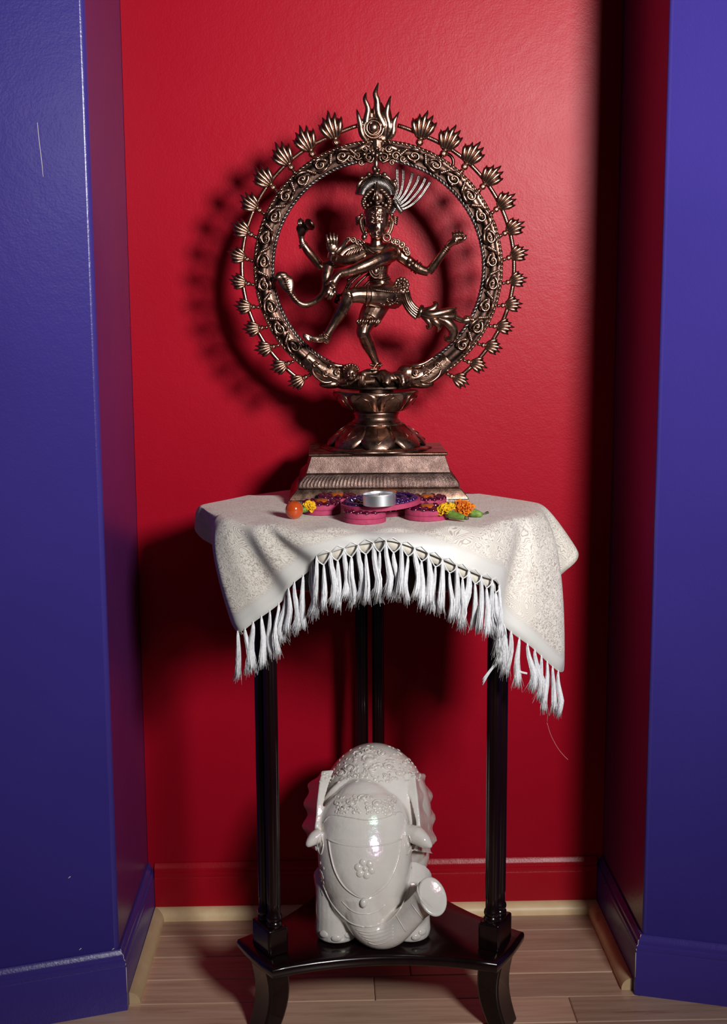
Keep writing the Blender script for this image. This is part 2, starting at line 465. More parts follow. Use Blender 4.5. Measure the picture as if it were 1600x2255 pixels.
# ------------------------------------------------------------------ floor: strip boards
floor = tag(obj('floor', MB().box((-1.5, -3.3, -.03), (1.7, .0, -.0185)), M_GAP, smooth=False), 'pale maple strip floor running across the niche and room', 'floor', kind='structure')
ROW = .0858
joints = {2: [.083], 3: [.144], 4: [.075], 5: [.42], 1: [-.9], 0: [1.2], 6: [-.05], 7: [.3, -.6]}
rr = random.Random(3)
for k in range(38):
    y1 = -.0095 - (k-1)*ROW + .0; y0 = y1 - ROW
    if y1 > 0: y1 = 0.0
    xs = joints.get(k, None)
    if xs is None: xs = [rr.uniform(-1.2, -.3), rr.uniform(.2, 1.3)]
    xs = [-1.5] + sorted(xs) + [1.7]
    for a, b in zip(xs[:-1], xs[1:]):
        g = .0005
        dz = rr.uniform(-.0003, .0002)
        c = Vector(((a+b)/2, (y0+y1)/2, 0))
        x0, x1, yy0, yy1 = a+g-c.x, b-g-c.x, y0+g-c.y, y1-g-c.y
        e = .0016
        mb = MB().loft([[(x0,yy0,-.0185),(x1,yy0,-.0185),(x1,yy1,-.0185),(x0,yy1,-.0185)],
                        [(x0,yy0,-e),(x1,yy0,-e),(x1,yy1,-e),(x0,yy1,-e)],
                        [(x0+e,yy0+e,0),(x1-e,yy0+e,0),(x1-e,yy1-e,0),(x0+e,yy1-e,0)]])
        o = obj('floorboard', mb, M_FLOOR, floor, smooth=False)
        o.location = (c.x, c.y, dz)

# ------------------------------------------------------------------ plant stand
ZS = .145                                   # shelf top
ZT = .884                                   # table top
LEGS = [Vector((-.1055, -.438)), Vector((.277, -.433)), Vector((.0755, -.115))]
CEN = Vector((.0835, -.327))
stand = empty('plant_stand', (CEN.x, CEN.y, 0), 'tall black-cherry lacquered three-legged stand under the fringed cloth', 'stand')
def tri_outline(rt, half, sag, n=10):
    """truncated triangle with inward-curving sides; rt tip distance, half tip half-width"""
    tips = []
    for l in LEGS:
        d = (l - CEN).normalized(); tips.append((CEN + d*rt, Vector((-d.y, d.x))))
    order = [0, 1, 2]
    out = []
    for i in order:
        p, t = tips[i]; p2, t2 = tips[(i+1) % 3]
        a0, a1 = p - t*half, p + t*half      # counter-clockwise around
        b0 = p2 - t2*half
        for k in range(4):                    # softly rounded tip edge
            s_ = k/4; out.append(a0.lerp(a1, s_) + (p-CEN).normalized()*.004*sin(PI*s_))
        mid = (a1+b0)/2; inw = (CEN - mid).normalized()
        for k in range(n):
            s_ = k/n; out.append(a1.lerp(b0, s_) + inw*sag*4*s_*(1-s_))
    return out
def slab(out, z0, z1, r):
    c = sum(out, Vector((0,0)))/len(out)
    rings = []
    for t, z in ((r, z0), (r*.3, z0+r*.3), (0, z0+r), (0, z1-r), (r*.3, z1-r*.3), (r, z1)):
        ring = []
        for i, p in enumerate(out):
            a, b = out[i-1], out[(i+1) % len(out)]
            d = (b-a).normalized(); nn = Vector((d.y, -d.x))
            ring.append((p.x-nn.x*t, p.y-nn.y*t, z))
        rings.append(ring)
    return MB().loft(rings)
obj('shelf', slab(tri_outline(.250, .064, .035), ZS-.020, ZS, .006), M_LACQ, stand, sharp=60)
# table top: broad rounded triangle under the cloth
TOP = [(-.203,-.310),(-.10,-.165),(.00,-.05),(.075,-.03),(.155,-.05),(.255,-.19),(.352,-.305),(.345,-.39),(.315,-.455),(.245,-.528),(.16,-.562),(.08,-.570),(.0,-.558),(-.08,-.520),(-.138,-.462),(-.172,-.400)]
TOP = [Vector(p) for p in TOP][::-1]
def shrink(out, t):
    r = []
    for i, p in enumerate(out):
        d = (out[(i+1) % len(out)]-out[i-1]).normalized(); r.append(p + Vector((d.y, -d.x))*t)
    return r
TOPC = TOP if sum((TOP[i].x*TOP[(i+1)%len(TOP)].y-TOP[(i+1)%len(TOP)].x*TOP[i].y) for i in range(len(TOP)))>0 else TOP[::-1]
def closed_spline(P, n):
    out = []
    N = len(P)
    for i in range(N):
        a, b, c, d = P[i-1], P[i], P[(i+1)%N], P[(i+2)%N]
        for k in range(n):
            t = k/n; out.append(.5*((2*b)+(c-a)*t+(2*a-5*b+4*c-d)*t*t+(3*b-a-3*c+d)*t**3))
    return out
OUT = closed_spline(TOPC, 4)
obj('table_top', slab(shrink(OUT, -.006), ZT-.022, ZT-.001, .006), M_LACQ, stand, sharp=60)
ap = MB().loft([[(p.x, p.y, z) for p in shrink(OUT, -t)] for t, z in ((.058, ZT-.112), (.052, ZT-.105), (.052, ZT-.022))])
obj('apron', ap, M_LACQ, stand, sharp=50)
for i, l in enumerate(LEGS):
    d = (l - CEN).normalized(); t = Vector((-d.y, d.x))
    ang = math.atan2(t.y, t.x)
    M = Matrix.Translation((l.x, l.y, 0)) @ Matrix.Rotation(ang, 4, 'Z')
    hb = .031; hr = .019
    obj('corner_block', MB().box((-hb, -hr, ZS), (hb, hr, ZS+.048), M), M_LACQ, stand, smooth=True, bevel=.004, seg=3)
    for s_ in (-1, 1):
        c = l + t*(.0155*s_)
        def reed(a, r, z): return (r*(1+.11*abs(sin(a*5))) if ZS+.088 < z < ZT-.09 else r, z)
        zb = ZS+.048
        prof = [(.013,zb),(.0135,zb+.003),(.0135,zb+.006),(.0115,zb+.009),(.0128,zb+.012),(.0135,zb+.015),(.0128,zb+.019),(.0108,zb+.022),(.0108,zb+.0395),(.0106,zb+.041),(.0108,.45),(.0105,ZT-.0905),(.0105,ZT-.089),(.012,ZT-.03)]
        obj('column', MB().lathe(prof, 60, (c.x, c.y, 0), reed), M_LACQ, stand, sharp=50)
    rings = []
    for u in range(9):
        s_ = u/8; z = (ZS-.020)*(1-s_)
        bow = -.007*sin(PI*s_*1.15) + .010*s_**3
        c = l + d*(.004+bow)
        a_, b_ = .031-.006*s_, .021-.004*s_
        rings.append([(*(c + t*x + d*y), z) for x, y in ((-a_,-b_),(a_,-b_),(a_,b_),(-a_,b_))])
    obj('foot', MB().loft(rings), M_LACQ, stand, bevel=.004, seg=2)

# ------------------------------------------------------------------ bronze statue
YR = -.205                                   # plane of the flaming ring
PX = .000806                                 # metres per photo pixel in that plane
def S(px, py, d=0.0): return at(px, py, YR + d)
ZC = ZT + .003                               # top of the cloth
statue = empty('bronze_statue', (.0835, -.205, ZC), 'copper-bronze statue of a four-armed dancer inside a flaming ring, on the cloth', 'statue')
SCX = .0865
# plinth: stepped rectangular foot
def rect(hx, hy, z, n=1, cx=SCX, cy=-.205):
    pts = []
    for (ax, ay), (bx, by) in (((-1,-1),(1,-1)),((1,-1),(1,1)),((1,1),(-1,1)),((-1,1),(-1,-1))):
        for k in range(n): pts.append((cx+hx*(ax+(bx-ax)*k/n), cy+hy*(ay+(by-ay)*k/n), z))
    return pts
def zat(py, y): return at(820, py, y).z
yf = -.30
def step(prof, n=1):                          # list of (half width, z)
    return MB().loft([rect(h, h*.66, z, n) for h, z in prof])
z0 = ZC
zA, zB, zC_, zD = zat(1100, -.305), zat(1077, -.298), zat(1043, -.292), zat(1004, -.28)
obj('plinth_foot', step([(.1545, z0), (.1545, zA-.001), (.152, zA-.001)]), M_SILV, statue, bevel=.0008)
obj('plinth_band', step([(.1535, zA-.001), (.1525, zA+.002), (.142, zB-.002), (.1405, zB)]), M_BRZS, statue, bevel=.001)
def ribbed():
    rings = []
    n = 132
    for k in range(9):
        s_ = k/8; z = zB + (zC_-zB)*s_
        h = .1375 - .0155*s_**1.3 + .004*sin(PI*min(1, s_*1.05))
        r = rect(h, h*.66, z, n); out = []
        for i, p in enumerate(r):
            v = Vector(p) - Vector((SCX, -.205, z)); 
            a = .0010*(1 if (i % 3) else -1.4)*sin(PI*min(1, s_*1.2))*(.6+.4*random.random())
            out.append(tuple(Vector(p) + v.normalized()*a))
        rings.append(out)
    return MB().loft(rings)
obj('ribbed_moulding', ribbed(), M_BRZR, statue)
obj('plinth_block', step([(.1245, zC_), (.1235, zC_+.003), (.1155, zD-.001), (.115, zD)]), M_BRZR, statue, bevel=.0012)
obj('plinth_lid', step([(.117, zD), (.1195, zD+.0015), (.1195, zD+.004), (.117, zD+.0055)]), M_BRZ, statue, bevel=.0008)
zl = zD + .0055
# lotus dome with hanging petals
LCY = -.205
zn = zat(936, -.25)
def lobes(n, amp):
    def f(a, r, z): return (r*(1+amp*abs(cos(n*a/2))), z)
    return f
dome = obj('lotus_dome', MB().lathe([(.094, zl), (.092, zl+.004), (.074, zl+.007), (.069, zl+.016), (.060, zl+.028), (.049, zn-.008), (.045, zn-.001), (.045, zn)], 64, (SCX, LCY, 0), lobes(10, .05)), M_BRZ, statue)
def petal_mesh(h, wid, r0, r1, lift):
    """leaf lying on a cone: from (r0, 0) at its tip to (r1, h)"""
    mb = MB(); n = 9; rows = []
    for i in range(n+1):
        s_ = i/n; wd = wid*sin(PI*(.2+.62*s_))
        r = r0+(r1-r0)*s_; z = h*s_
        row = []
        for j in range(7):
            u = (j-3)/3
            row.append((u*wd, -(r + lift*(1-u*u)*sin(PI*min(1,s_+.1)) + (.0016 if abs(u) > .9 else 0)), z))
        rows.append(row)
    top = [p for r in rows for p in r]
    fs = [(i*7+j, i*7+j+1, (i+1)*7+j+1, (i+1)*7+j) for i in range(n) for j in range(6)]
    bot = [(x, y+.003, z) for x, y, z in top]; N = len(top)
    fs += [tuple(N+i for i in f[::-1]) for f in fs]
    edge = list(range(7)) + [i*7+6 for i in range(1, n+1)] + [n*7+j for j in range(5, -1, -1)] + [i*7 for i in range(n-1, 0, -1)]
    for i in range(len(edge)):
        a, b = edge[i], edge[(i+1) % len(edge)]; fs.append((b, a, N+a, N+b))
    mb.add(top+bot, fs)
    # raised chevron and rib
    mb.tube([(-wid*.55, -(r0+(r1-r0)*.62)-lift*.60, h*.62), (0, -(r0+(r1-r0)*.28)-lift*.98, h*.28), (wid*.55, -(r0+(r1-r0)*.62)-lift*.60, h*.62)], [.0005, .0012, .0005], 6)
    mb.tube([(0, -(r0+(r1-r0)*.55)-lift*.96, h*.55), (0, -(r0+(r1-r0)*.92)-lift*.4, h*.92)], [.0006, .0004], 6)
    return mb
pm = petal_mesh(zn-zl-.006, .0305, .0845, .0475, .0115).mesh('petal')
for k in range(8):
    o = put('petal', pm, M_BRZ, dome); o.location = (SCX, LCY, zl+.004); o.rotation_euler.z = k*PI/4
    o.matrix_parent_inverse = Matrix()
# neck and lotus bowl
zk1 = zat(907, -.25); zb1 = zat(866, -.265)
obj('neck', MB().lathe([(.042, zn-.002), (.0435, zn+.002), (.041, zn+.005), (.0385, zn+.008), (.0385, zk1-.009), (.0405, zk1-.007), (.0405, zk1-.004), (.039, zk1)], 48, (SCX-.0005, LCY, 0)), M_BRZ, statue, sharp=50)
bowl = obj('lotus_bowl', MB().lathe([(.048, zk1-.001), (.053, zk1+.002), (.060, zk1+.012), (.066, zk1+.022), (.071, zb1-.006), (.073, zb1), (.069, zb1+.001), (.060, zb1-.004), (.02, zb1-.004)], 64, (SCX-.0005, LCY, 0), lobes(8, .035)), M_BRZ, statue)
def up_petal(h, wid):
    mb = MB(); n = 8; rows = []
    for i in range(n+1):
        s_ = i/n; wd = wid*(.55+.45*sin(PI*(.1+.62*s_))) * (1 if s_ < .85 else 1-.5*(s_-.85)/.15)
        r = .053 + .020*s_**.8 + .003*s_**4
        rows.append([(u*wd, -(r + .004*(1-u*u)*sin(PI*s_)), h*s_) for u in (-1,-.66,-.33,0,.33,.66,1)])
    top = [p for r in rows for p in r]; N = len(top)
    fs = [(i*7+j, i*7+j+1, (i+1)*7+j+1, (i+1)*7+j) for i in range(n) for j in range(6)]
    bot = [(x*.97, y+.004, z) for x, y, z in top]
    fs += [tuple(N+i for i in f[::-1]) for f in fs]
    edge = list(range(7)) + [i*7+6 for i in range(1, n+1)] + [n*7+j for j in range(5, -1, -1)] + [i*7 for i in range(n-1, 0, -1)]
    for i in range(len(edge)):
        a, b = edge[i], edge[(i+1) % len(edge)]; fs.append((b, a, N+a, N+b))
    mb.add(top+bot, fs)
    mb.tube([(-wid*.5, -.062, h*.25), (-wid*.45, -.070, h*.6), (0, -.0765, h*.8), (wid*.45, -.070, h*.6), (wid*.5, -.062, h*.25)], .0008, 6)
    return mb
um = up_petal(zb1-zk1-.001, .027).mesh('petal')
for k in range(8):
    o = put('petal', um, M_BRZ, bowl); o.location = (SCX-.0005, LCY, zk1+.001); o.rotation_euler.z = k*PI/4 + PI/8
    o.matrix_parent_inverse = Matrix()
# platform over the bowl
zp0, zp1 = zat(858.5, -.24), zat(852, -.24)
plat = MB().lathe([(.062, zp0), (.066, zp0+.001), (.066, zp1-.001), (.063, zp1), (.058, zp1+.012), (.05, zp1+.02)], 48, (0,0,0)).xf(Matrix.Translation((SCX-.002, LCY, 0)) @ Matrix.Diagonal((1, .55, 1, 1)))
plat.lathe([(.03, zb1-.006), (.03, zp0+.002)], 24, (SCX, LCY, 0))
obj('platform', plat, M_BRZD, statue, sharp=50)

# ---- ring
RC0 = S(832.5, 591)
def RP(r, a, d=0.0):                          # r in photo px, a from the top towards the left (radians)
    return RC0 + Vector((-sin(a)*r*PX, d, cos(a)*r*PX))
NA = 200; AMAX = math.radians(161)
angs = [-AMAX + 2*AMAX*i/(NA-1) for i in range(NA)]
sec = [(225,-.002),(227,-.0075),(231,-.0085),(236,-.0075),(241,-.0095),(248,-.0115),(255,-.0095),(260,-.0075),(264,-.0085),(267,-.006),(267,.006),(255,.010),(238,.010),(225,.006)]
ring = obj('flaming_ring', MB().loft([[RP(r, a, d) for r, d in sec] for a in angs]), M_BRZD, statue)
def rope(r, d, rad, twists, mat):
    mb = MB()
    for ph in (0, PI):
        pts = []
        for i in range(twists*7+1):
            t = i/(twists*7); a = -AMAX+2*AMAX*t; q_ = 2*PI*twists*t+ph
            pts.append(RP(r + rad*.75/PX*cos(q_), a, d + rad*.75*sin(q_)))
        mb.tube(pts, rad*.8, 5)
    return obj('rope_border', mb, mat, ring)
rope(226.5, -.0065, .0026, 74, M_SILV)
rope(264.5, -.0070, .0023, 80, M_BRZS)
# scrolling foliage on the band: alternating leaf swirls
def scroll_mesh(flip):
    mb = MB(); f = -1 if flip else 1
    sp = []
    for i in range(20):
        t = i/19; a = t*2.6*PI; r = 11.5*(1-t)**.75+1.2
        sp.append(((-4+r*cos(a)*1.15)*PX, -.0035-.002*t, (f*(1+r*sin(a)*.92))*PX))
    mb.tube(sp, [(.0025-.0009*i/19) for i in range(20)], 7)
    mb.ell((-4*PX, -.005, f*1*PX), (3.4*PX, .0028, 3.4*PX), nu=8, nv=6)
    for k in range(5):                       # feathered leaf lobes
        a0 = .35+.32*k
        p = [((10+k*3.0)*PX*cos(a0*.4), -.002, f*(-10+k*3.5)*PX), ((16+k*2.4)*PX, -.0055, f*(-6+k*3.6)*PX), ((22+k*.3)*PX, -.003, f*(2+k*2.6)*PX)]
        mb.tube(spline(p, 3), [.0014,.0021,.0026,.0027,.0024,.0017,.0008], 6)
    mb.tube(spline([(-16*PX,-.002,f*-9*PX),(-8*PX,-.0055,f*-13*PX),(4*PX,-.006,f*-11*PX),(14*PX,-.003,f*-4*PX)], 4), lerpl([.0012,.0030,.0027,.0012], 4), 6)
    mb.tube(spline([(-17*PX,-.002,f*9*PX),(-9*PX,-.0055,f*13*PX),(3*PX,-.005,f*12*PX)], 4), lerpl([.0009,.0026,.0009], 4), 6)
    return mb.mesh('scroll')
scm = [scroll_mesh(False), scroll_mesh(True)]
NSC = 24
for k in range(NSC):
    a = -math.radians(137) + math.radians(274)*(k+.5)/NSC
    if abs(a) < .17: continue
    o = put('scroll', scm[k % 2], M_BRZ if k % 3 else M_BRZS, ring)
    o.matrix_parent_inverse = Matrix(); o.location = RP(246.5, a, -.0095); o.rotation_euler = (0, -a + (0 if a > 0 else PI), 0)
# ---- flame finials
def finial_mesh():
    """base bead at the origin, flames along +z, about 1 unit tall"""
    mb = MB()
    mb.tube([(0,0,-.28),(0,0,-.12)], [.085,.075], 8)
    mb.ell((0,-.03,0), (.125,.12,.115), nu=10, nv=7)
    mb.tube([(.05*cos(t),-.15,.05*sin(t)) for t in [k*PI/4 for k in range(8)]], .018, 5, closed=True)
    mb.tube([(-.10,-.02,.13),(.10,-.02,.13)], .045, 6)
    # backing leaf
    rows = []
    for s_, wd in ((.1,.10),(.25,.24),(.42,.34),(.56,.36),(.66,.30),(.74,.18)):
        rows.append([(-wd,.0,s_),(-wd*.5,-.05,s_),(wd*.5,-.05,s_),(wd,.0,s_),(wd*.5,.05,s_),(-wd*.5,.05,s_)])
    mb.loft(rows)
    for x0, x1, x2, h in ((-.11,-.33,-.40,.66),(-.06,-.19,-.22,.84),(0,-.04,.0,1.0),(.06,.12,.20,.90),(.11,.27,.36,.72)):
        p = [(x0,-.03,.14),(x1*.75,-.085,.14+(h-.14)*.35),(x1,-.085,.14+(h-.14)*.68),((x1+x2)/2+.015,-.05,.14+(h-.14)*.86),(x2,-.01,h)]
        mb.tube(spline(p, 3), lerpl([.045,.080,.082,.050,.006], 3), 7)
    return mb.mesh('flame_finial')
fm = finial_mesh()
FA = [18.6, 30.2, 41, 52.6, 64, 75, 85.7, 96.3, 106.6, 116.4, 126, 135.8, 145.6]
for sgn in (1, -1):
    prev = None
    for i, dg_ in enumerate(FA):
        a = math.radians(dg_)*sgn
        r = 277 if dg_ < 40 else 281
        size = (69 if dg_ < 20 else 69-(dg_-20)*.29 if dg_ < 95 else 47)*PX
        o = put('flame_finial', fm, M_BRZS, ring)
        o.matrix_parent_inverse = Matrix(); o.location = RP(r, a, -.001)
        o.scale = (size*(1.0 if dg_ < 60 else .95),)*3; o.rotation_euler = (0, -a*.8, 0)
        a0 = math.radians(FA[i-1])*sgn if i else math.radians(8.0)*sgn
        r0 = 293 if i else 301
        pts = [RP(r0+(293-r0)*t, a0+(a-a0)*t, 0) for t in (.0,.2,.4,.6,.8,1.0)]
        lb = MB().tube(pts, .0038, 7, flat=(Vector((0,1,0)), .8))
        for t in [x/14 for x in range(1, 14)]: lb.ell(RP(r0+(293-r0)*t, a0+(a-a0)*t, -.0024), .0011, nu=5, nv=4)
        obj('link_bar', lb, M_BRZS, ring)
# crest flame at the top
def crest():
    mb = MB()
    # body
    out = [(812,318),(800,300),(791,278),(788,258),(798,262),(806,270),(808,235),(820,240),(826,220),(840,225),(848,240),(858,232),(864,262),(872,258),(868,285),(858,302),(848,318)]
    c3 = [S(x, y, -.002) for x, y in out]
    mb.loft([[p+Vector((0,.004,0)) for p in c3], c3, [c_.lerp(S(829,285,-.008), .25) + Vector((0,-.004,0)) for c_ in c3]])
    for P, R in (
        ([(812,316),(797,296),(792,270),(788,252),(785,240)], [4.5,7,6.5,4,1]),
        ([(808,300),(806,268),(810,240),(803,218),(806,203)], [6,8,6.5,5,1.2]),
        ([(846,300),(844,276),(832,250),(830,222),(826,206),(833,181)], [7,9.5,9,7.5,6,1.2]),
        ([(850,306),(856,280),(851,252),(854,232),(860,210)], [6,8,7,5.5,1.2]),
        ([(846,316),(864,294),(866,272),(872,258),(879,245)], [4.5,7,6.5,4,1])):
        n = 4; pts = spline([S(x, y, -.0075 if 0 < i < len(P)-1 else -.003) for i, (x, y) in enumerate(P)], n)
        mb.tube(pts, [r*PX for r in lerpl(R, n)], 10, flat=(Vector((0,1,0)), .75))
    mb.tube([S(812,322), S(829,316,-.004), S(846,322)], [.004,.008,.004], 8)
    mb.tube([S(829,335,0), S(829,308,0)], [.014,.012], 10)
    return mb
cr = put('crest_flame', remesh(crest(), .0011, 3, 'crest_flame'), M_BRZS, ring)
mb = MB()
c0 = S(822.5,281,-.016)
mb.ell(c0, (.0085,.006,.0085)); 
mb.tube([c0+Vector((.0118*cos(t),.003,.0118*sin(t))) for t in [k*PI/12 for k in range(24)]], .0021, 7, closed=True)
mb.tube([c0+Vector((.0165*cos(t),.006,.0165*sin(t))) for t in [k*PI/12 for k in range(24)]], .0021, 7, closed=True)
obj('crest_boss', mb, M_BRZS, ring)
# mask of swirls and beads under the crest
mb = MB()
def swirl(px, py, r, d, turns=1.6, flip=1, th=.0017, ph=0):
    pts = []
    for i in range(18):
        t = i/17; a = ph+flip*t*turns*2*PI; q_ = r*(1-t*.85)
        pts.append(S(px+q_*cos(a), py+q_*sin(a), d-.002*t))
    mb.tube(pts, [th*(1-.4*i/17) for i in range(18)], 6)
    mb.ell(S(px, py, d-.002), r*.22*PX+.0006, nu=8, nv=6)
for sx in (-1, 1):
    X = lambda v: 829+sx*v
    swirl(X(17), 346, 12, -.016, flip=sx, ph=PI/2); swirl(X(42), 343, 10, -.014, flip=-sx); swirl(X(26), 327, 9, -.013, flip=sx)
    swirl(X(11), 331, 6, -.016, flip=-sx); swirl(X(58), 350, 8, -.013, flip=sx); swirl(X(34), 358, 7, -.014, flip=-sx)
    mb.ell(S(X(8), 338, -.018), (.005,.004,.0045)); mb.ell(S(X(28), 340, -.014), (.0055,.004,.004)); mb.ell(S(X(48), 332, -.012), (.0045,.004,.004))
    mb.tube([S(X(3),352,-.018), S(X(14),358,-.018), S(X(26),352,-.017), S(X(34),345,-.015)], [.0012,.0022,.002,.0008], 6)
    mb.tube([S(X(18),318,-.008), S(X(34),326,-.009), S(X(60),336,-.008)], [.006,.007,.003], 8)
mb.ell(S(829,327,-.014), (.004,.004,.004)); mb.ell(S(829,342,-.020), (.005,.005,.006))
mb.ell(S(828,361,-.020), (.0042,.004,.0095)); mb.ell(S(833,374,-.022), (.004,.004,.004)); mb.ell(S(824,372,-.018), (.0045,.004,.006))
obj('mask_ornament', mb, M_BRZ, ring)
# sea-beast heads where the ring meets the platform
for sx in (-1, 1):
    X = lambda v: 829+sx*v
    mb = MB()
    P = [(60,838),(78,832),(98,830),(118,822),(140,806),(158,790)] if sx > 0 else [(70,838),(86,828),(104,822),(124,814),(142,800),(158,786)]
    mb.tube(spline([S(X(x), y, -.004) for x, y in P], 4), [r*PX for r in lerpl([17,24,23,21,20,19], 4)], 14, flat=(Vector((0,1,0)), .7))
    mb.ell(S(X(66), 822, -.006), (.018,.014,.016)); mb.ell(S(X(100), 846, -.004), (.022,.012,.008))
    o = put('sea_beast', remesh(mb, .0014, 3, 'sea_beast'), M_BRZ, ring)
    mb = MB()
    swirl(X(86), 820, 9, -.021, flip=sx); swirl(X(112), 822, 9, -.019, flip=-sx); swirl(X(134), 803, 8, -.017, flip=sx)
    mb.tube(spline([S(X(96),840,-.018), S(X(116),842,-.02), S(X(136),828,-.018), S(X(142),812,-.016)], 4), lerpl([.0015,.0024,.0022,.001], 4), 7)
    mb.tube(spline([S(X(74),806,-.016), S(X(92),804,-.018), S(X(108),798,-.016), S(X(126),786,-.014)], 4), lerpl([.003,.004,.003,.001], 4), 7)
    mb.tube(spline([S(X(84),836,-.02), S(X(100),830,-.021), S(X(120),816,-.018), S(X(150),790,-.015)], 4), lerpl([.001,.002,.002,.001], 4), 7)
    mb.ell(S(X(102), 806, -.017), (.0045,.004,.0045))
    obj('beast_face', mb, M_BRZS, ring)

# ---- dwarf lying under the dancer
mb = MB()
def cap(P, R, n=4, k=12, dst=None):
    (dst or mb).tube(spline([S(*p) for p in P], n), [r*PX for r in lerpl(R, n)], k)
def ball(p, r, dst=None, M=None):
    r = (r,)*3 if not hasattr(r, '__len__') else r
    (dst or mb).ell(S(*p), tuple(x*PX for x in r), M, 16, 10)
mb.tube(spline([S(752,842,-.012), S(800,834,-.014), S(845,836,-.014), S(900,838,-.008)], 4), [r*PX for r in lerpl([14,17,19,15], 4)], 12)
ball((772,823,-.034), (15,14,17)); ball((772,830,-.04), (11,9,10)); ball((772,815,-.030), (17,14,13))
ball((772,826,-.054), (2.4,4,4.0)); ball((766,820,-.05), (3.4,2,2)); ball((778,820,-.05), (3.4,2,2)); ball((772,834,-.052), (5,2.5,1.6)); ball((766,827,-.049),(4,3,4)); ball((779,827,-.049),(4,3,4))
cap([(796,826,-.03),(812,820,-.03),(832,820,-.03)], [8,8.5,7]); cap([(798,828,-.035),(797,842,-.04),(806,848,-.045)], [7,6.5,5])
cap([(760,838,-.03),(752,846,-.04),(768,845,-.048)], [7,6,5])
cap([(832,832,-.03),(846,826,-.034),(852,838,-.044),(848,848,-.05)], [13,13,11,8]); cap([(846,836,-.03),(862,832,-.038),(868,828,-.042)], [11,11,9])
cap([(862,832,-.03),(882,826,-.042),(888,846,-.05)], [11,9,6]); cap([(874,840,-.03),(896,836,-.04),(882,848,-.05)], [9,8,6])
dw = put('dwarf_figure', remesh(mb, .0011, 3, 'dwarf_figure'), M_BRZ, statue)
mb = MB()
for k in range(8): 
    a = PI*(.05+.9*k/7); mb.ell(S(772-16*cos(a), 815-12*sin(a), -.036), .0028, nu=7, nv=5)
for k in range(8): cap([(802+k*3.2, 832-.3*k, -.037), (804+k*2.6, 846, -.041)], [1.4,1.2], 2, 6)
mb.tube([S(800,830,-.038), S(815,828,-.042), S(833,829,-.038)], .0012, 6)
obj('dwarf_hair_and_kilt', mb, M_BRZ, dw)

# ---- the dancer: one continuous body
mb = MB()
D0 = -.012
ball((829,487,D0-.004), (26,24,36)); ball((829,503,D0-.010), (19,20,25)); ball((829,470,D0-.004), (27.5,25,26))
cap([(829,520,D0),(829,548,D0)], [12.5,14.5])                     # neck
cap([(800,556,D0+.002),(829,553,D0),(866,552,D0)], [16,18,17])      # shoulders
ball((831,570,D0-.004), (33,21,24)); ball((818,571,D0-.016), (15,10,12)); ball((846,571,D0-.016), (15,10,12))
cap([(831,572,D0),(831,592,D0),(833,608,D0),(838,624,D0),(845,640,D0)], [28,23.5,20.5,24,30], 4, 16)
ball((850,650,D0), (38,26,23)); ball((838,622,D0-.016), (13,8,10))
# standing leg
cap([(833,664,D0),(818,690,D0-.010),(800,727,D0-.030),(803,741,D0-.026),(810,758,D0-.016),(822,785,D0-.010),(829,803,D0-.008)], [26,23.5,15,14,14.5,9,7.5], 4, 14)
ball((797,732,D0-.034), (10,7,11)); ball((830,808,D0-.010), (8,9,6)); cap([(830,806,D0-.008),(826,811,D0-.024),(823,814,D0-.036)], [7,6.5,4])
for k in range(4): cap([(817+k*4,812,D0-.034),(816+k*4.2,814,D0-.043)], [2.2,2.0], 2, 8)
# raised leg sweeping across
cap([(866,652,D0-.008),(846,651,D0-.026),(815,650,D0-.042),(786,649,D0-.052),(770,652,D0-.056)], [26,24.5,19.5,17,15.5], 4, 16)
cap([(770,650,D0-.055),(760,668,D0-.054),(750,688,D0-.050),(734,714,D0-.050),(719,739,D0-.052)], [15,13.5,13.5,9.5,7.5], 4, 14)
ball((765,648,D0-.058), (11,9,11))
cap([(721,744,D0-.048),(706,746,D0-.056),(690,745,D0-.062),(680,742,D0-.066)], [8.5,8,6.5,5.5], 4, 12); ball((719,750,D0-.048), (8,7,6)); ball((696,749,D0-.060), (10,7,4))
for i, (x, y) in enumerate(((668,735),(666,740),(668,744),(672,747.5),(677,750))):
    cap([(683, 741+i*2, D0-.066), ((683+x)/2-1, (741+i*2+y)/2-.5, D0-.068), (x, y, D0-.068)], [3,2.8,2.2], 3, 8)
# viewer-left back arm lifting the drum
cap([(800,558,D0+.006),(775,566,D0+.006),(748,577,D0+.008),(718,585,D0+.008),(704,586,D0+.006)], [16,14,13,11.5,10.5], 4, 12)
cap([(708,590,D0+.006),(694,572,D0+.002),(678,553,D0-.004),(666,535,D0-.008),(664,526,D0-.008)], [11,10.5,9.5,7,6.2], 4, 12)
cap([(664,526,D0-.008),(662,512,D0-.010),(663,500,D0-.010),(661,490,D0-.010)], [6.5,7.5,7,4], 4, 10)
for i, (x, y) in enumerate(((658,482),(662,480),(667,484),(671,490))): cap([(662+i*.8,503,D0-.012),(x-1,(503+y)/2,D0-.018),(x,y,D0-.014)], [3,2.8,2], 3, 8)
cap([(666,512,D0-.012),(674,508,D0-.018),(679,501,D0-.018)], [4,3.4,2.2], 3, 8)
cap([(808,552,D0+.002),(784,546,D0+.004),(762,552,D0),(748,566,D0-.006)], [17,15.5,13,10], 4, 12)
